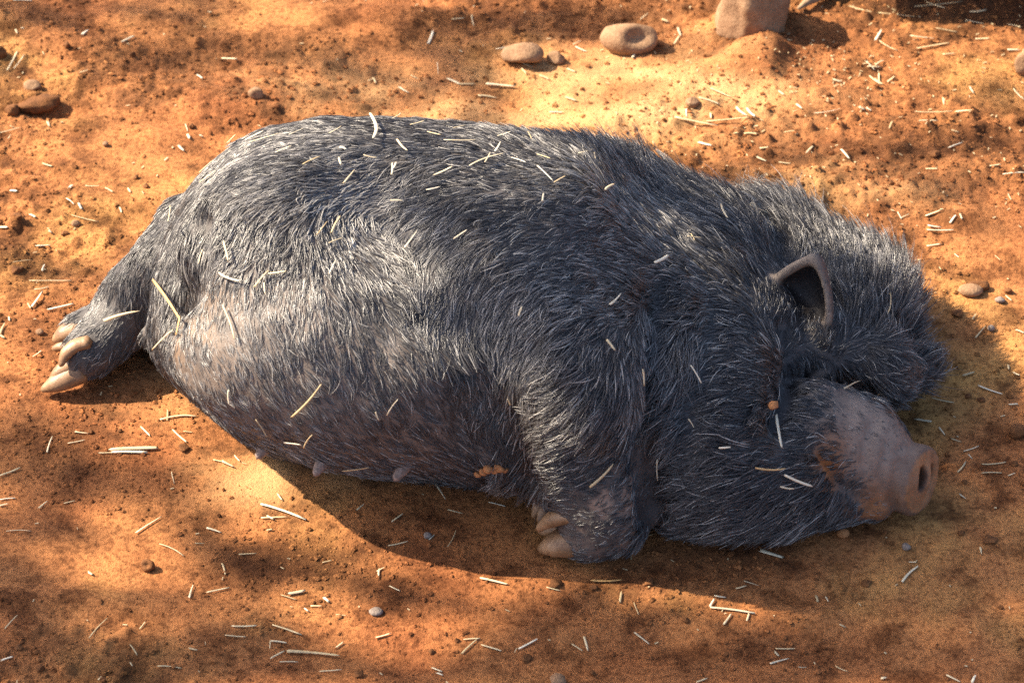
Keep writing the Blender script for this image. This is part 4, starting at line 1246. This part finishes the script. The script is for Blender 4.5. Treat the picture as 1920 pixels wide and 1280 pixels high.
# ------------------------------------------------------------------ the tree beside the pen: its leaves make the dapple
# shade read off the photo: pixel, half width, half height, how dense
SHADE = [
 (200, 1135, 200, 36, .6), (720, 1262, 220, 24, .8), (1000, 1262, 120, 16, .5), (1640, 1230, 150, 30, .7), (1800, 1150, 110, 40, .5), (1400, 1272, 150, 18, .7), (60, 1230, 90, 70, 1.2), (1880, 1240, 70, 60, 1.2), (330, 1262, 160, 40, .9), (30, 1100, 60, 60, .8), (1780, 990, 120, 60, .8),
 (150, 1260, 190, 45, .9), (420, 1230, 160, 50, .8), (60, 1170, 90, 40, .6), (640, 1240, 110, 30, .5),
 (60, 995, 80, 30, .7), (190, 1005, 100, 26, .8), (330, 1015, 100, 22, .7), (440, 1050, 100, 22, .8), (560, 1075, 110, 22, .8), (680, 1095, 100, 24, .7), (820, 1115, 120, 26, .6),
 (620, 1015, 90, 22, .6), (540, 1170, 70, 18, .6), (1000, 1130, 130, 26, .7), (1150, 1145, 110, 26, .7), (1280, 1120, 100, 30, .6),
 (1140, 1250, 110, 20, .7), (1300, 1225, 130, 24, .8), (1450, 1200, 120, 24, .8), (1600, 1165, 110, 26, .8),
 (1700, 1080, 130, 50, .8), (1850, 1040, 110, 70, 1.0), (1880, 930, 80, 80, 1.0), (1720, 1240, 120, 30, .6), (1880, 1250, 80, 50, .9), (1560, 1080, 120, 40, .5), (1480, 1245, 80, 26, .6),
 (1890, 830, 60, 50, .8), (1560, 470, 110, 60, 1.2), (1640, 560, 60, 90, 1.2), (1480, 430, 90, 45, 1.0), (1540, 530, 120, 70, .8),
 (80, 890, 120, 26, .5), (330, 895, 90, 22, .55), (90, 775, 90, 24, .35), (90, 500, 110, 22, .5), (210, 515, 60, 14, .3),
 (120, 40, 170, 40, .55), (320, 30, 130, 30, .5), (280, 110, 80, 18, .6), (340, 130, 60, 16, .6), (430, 88, 70, 16, .5), (560, 118, 110, 12, .6), (820, 80, 120, 22, .6), (930, 60, 90, 30, .6), (1060, 25, 120, 34, .8), (1060, 62, 60, 14, .5), (10, 130, 40, 60, .6),
 (1560, 308, 120, 7, .7), (1720, 300, 100, 9, .7), (1860, 278, 90, 14, .8), (1800, 380, 110, 18, .5), (1880, 450, 60, 20, .5), (1880, 200, 60, 40, .4), (1890, 620, 50, 40, .4),
 # on the pig
 (800, 420, 110, 55, .8), (690, 600, 70, 50, .4), (860, 600, 110, 110, .8), (980, 640, 100, 120, .9), (780, 760, 140, 80, .6), (1110, 560, 130, 90, .9), (1110, 690, 90, 60, .8), (1080, 480, 120, 40, .7),
 (1270, 430, 90, 130, .9), (1380, 390, 110, 60, .7), (1370, 560, 130, 120, 1.0), (1480, 480, 100, 90, .9), (1360, 780, 150, 130, 1.0), (1560, 600, 140, 140, 1.0), (1620, 520, 80, 60, .7), (1600, 760, 120, 110, 1.0), (1520, 900, 150, 80, .9), (1200, 780, 60, 120, .9), (1660, 680, 60, 60, .8), (1690, 880, 80, 70, .9),
]
def scene_point(px, py):
    p, _ = hit(px, py)
    if p is not None and p[2] > .01:
        return p
    return at(px, py, 0.0)
LEAF_L, LEAF_W = .075, .036
# where the sun gets through: pixel and radius in metres
LIT = [(480, 395, .14), (430, 610, .12), (470, 700, .08), (1130, 345, .085), (1010, 800, .055), (1085, 990, .06), (1610, 370, .06), (600, 270, .08), (800, 250, .07), (960, 270, .07), (360, 700, .08), (520, 890, .06), (1160, 1085, .05), (1300, 1165, .045), (600, 1130, .05), (720, 1050, .05), (250, 1040, .06), (1800, 640, .08), (1200, 180, .15), (250, 700, .08)]
SU = frame(SUN, (0, 0, 1))
def build_tree():
    rng = np.random.default_rng(31)
    C_, N_, A_ = [], [], []
    centres = []
    for px, py, rx, ry, de in SHADE:
        c0 = scene_point(px, py)
        Dc = rng.uniform(6.0, 8.2)
        ex = scene_point(px + rx * .5, py) - c0
        area = math.pi * (rx / 1160) * (ry / 1160 / UPV[1]) * .8
        n = max(4, int(1.15 * de * 2.4 * area / (LEAF_L * LEAF_W * .5 * .62)))
        centres.append(c0 + SUN * Dc)
        for _ in range(n):
            a = rng.uniform(0, 2 * math.pi); r = math.sqrt(rng.random()) * rng.uniform(.85, 1.12)
            p = scene_point(px + rx * r * math.cos(a), py + ry * r * math.sin(a))
            if (p - c0) @ (p - c0) > 1.0:
                continue
            if BVH.ray_cast(Vector(p + SUN * .03), Vector(SUN))[0] is not None:
                continue                      # already in the pig's own shadow
            C_.append(p + SUN * (Dc + rng.normal(0, .35)))
    lit = [(scene_point(x, y) @ SU[0], scene_point(x, y) @ SU[1], r) for x, y, r in LIT]
    lit = np.array(lit)
    def clear(Q, pad=0.0):
        """how deep the shadows of points Q reach into the sunny spots"""
        Q = np.atleast_2d(Q)
        d = np.hypot((Q @ SU[0])[:, None] - lit[None, :, 0], (Q @ SU[1])[:, None] - lit[None, :, 1])
        return np.maximum(lit[None, :, 2] + pad - d, 0).sum(1)
    C_ = [c for c in C_ if clear(c)[0] <= 0]
    def sway(a, b, lift):
        """a bent way from a to b that keeps off the sunny spots"""
        best = None
        for k in range(60):
            m1 = a * .67 + b * .33 + (SU[0] * rng.normal(0, .5) + SU[1] * rng.normal(0, .5)) * min(1, k / 20) + np.array([0, 0, lift])
            m2 = a * .33 + b * .67 + (SU[0] * rng.normal(0, .4) + SU[1] * rng.normal(0, .4)) * min(1, k / 20) + np.array([0, 0, lift])
            t = np.linspace(0, 1, 24)[:, None]
            q = np.concatenate([a + (m1 - a) * t, m1 + (m2 - m1) * t, m2 + (b - m2) * t])
            sc_ = clear(q, .03).sum() + .02 * np.linalg.norm(m1 - a)
            if best is None or sc_ < best[0]:
                best = (sc_, m1, m2)
        return best[1], best[2]
    # more leaves outside the part of the crown that shades the picture
    mid = np.mean(centres, 0)
    for _ in range(9000):
        v = rng.standard_normal(3); v = v / np.linalg.norm(v) * rng.uniform(.55, 1.0) ** .5
        p = mid + v * np.array([2.6, 2.6, 1.7]) + np.array([-.9, .4, .7])
        t = p[2] / SUN[2]; g = p - SUN * t
        if -1.5 < g[0] < 1.5 and -1.5 < g[1] < 1.7:      # its shadow would fall inside the lit picture
            continue
        if p[2] < 2.2:
            continue
        C_.append(p)
    C_ = np.array(C_); n = len(C_)
    # two-triangle-pair leaves, folded along the midrib
    az = rng.uniform(0, 2 * math.pi, n); tilt = rng.normal(0, .55, n)
    d = np.stack([np.cos(az) * np.cos(tilt), np.sin(az) * np.cos(tilt), np.sin(tilt)], -1)
    up = np.stack([rng.normal(0, .5, n), rng.normal(0, .5, n), np.ones(n)], -1)
    s = np.cross(d, up); s /= np.linalg.norm(s, axis=1, keepdims=True)
    nn = np.cross(s, d)
    k = rng.uniform(.7, 1.25, n)[:, None]
    V = np.stack([C_ - d * LEAF_L / 2 * k, C_ + s * LEAF_W / 2 * k + nn * .006, C_ + d * LEAF_L / 2 * k, C_ - s * LEAF_W / 2 * k + nn * .006], 1)
    b = (np.arange(n) * 4)[:, None]
    F = np.concatenate([b + np.array([[0, 1, 2]]), b + np.array([[0, 2, 3]])])
    m, t, out = new_mat('tree_leaf')
    df = N(t, 'ShaderNodeBsdfDiffuse', Color=(.06, .11, .03, 1)); tr = N(t, 'ShaderNodeBsdfTranslucent', Color=(.10, .16, .03, 1))
    mx = N(t, 'ShaderNodeMixShader', Fac=.3)
    t.links.new(df.outputs[0], mx.inputs[1]); t.links.new(tr.outputs[0], mx.inputs[2]); t.links.new(mx.outputs[0], out.inputs[0])
    root = bpy.data.objects.new('tree', None)
    root.location = (0, 0, 0)
    COL.objects.link(root)
    tag(root, 'broad leafy tree beside the pen that dapples the soil with shade', 'tree')
    crown = mesh_np('crown', V.reshape(-1, 3), F, m, root, False)
    crown['kind'] = 'stuff'
    bark = plain_mat('bark', (.12, .09, .06), .9, .4, 20)
    foot = np.array([-3.4, -.6, -.1]); fork = np.array([-3.5, -.4, 3.0]); top = np.array([-4.2, .3, 4.3])
    Vt, Ft = tube_mesh([foot, foot * .5 + fork * .5 + np.array([.08, .05, 0]), fork, top], [.24, .19, .16, .10], 14, 1.0, (0, 1, 0))
    link_mesh('trunk', Vt, Ft, bark, root)
    # limbs from the fork towards groups of leaf masses, twigs to each mass
    cs = np.array(centres)
    seeds = cs[rng.choice(len(cs), 6, replace=False)]
    for _ in range(6):
        lab = ((cs[:, None] - seeds[None]) ** 2).sum(-1).argmin(1)
        seeds = np.array([cs[lab == j].mean(0) if (lab == j).any() else seeds[j] for j in range(6)])
    for j in range(6):
        e = seeds[j] + np.array([-.15, .05, .1])
        st = fork * (1 - j / 6) + top * (j / 6)
        m1, m2 = sway(st, e, .2)
        Vt, Ft = tube_mesh([st, m1, m2, e], [.045, .032, .022, .012], 8, 1.0, (0, 1, .2))
        link_mesh('limb', Vt, Ft, bark, root)
        for c in cs[lab == j]:
            m1, m2 = sway(e, c, .03)
            Vt, Ft = tube_mesh([e, m1, m2, c], [.009, .007, .005, .003], 6, 1.0, (0, 1, .2))
            link_mesh('twig', Vt, Ft, bark, root)
    print('leaves', n)
build_tree()
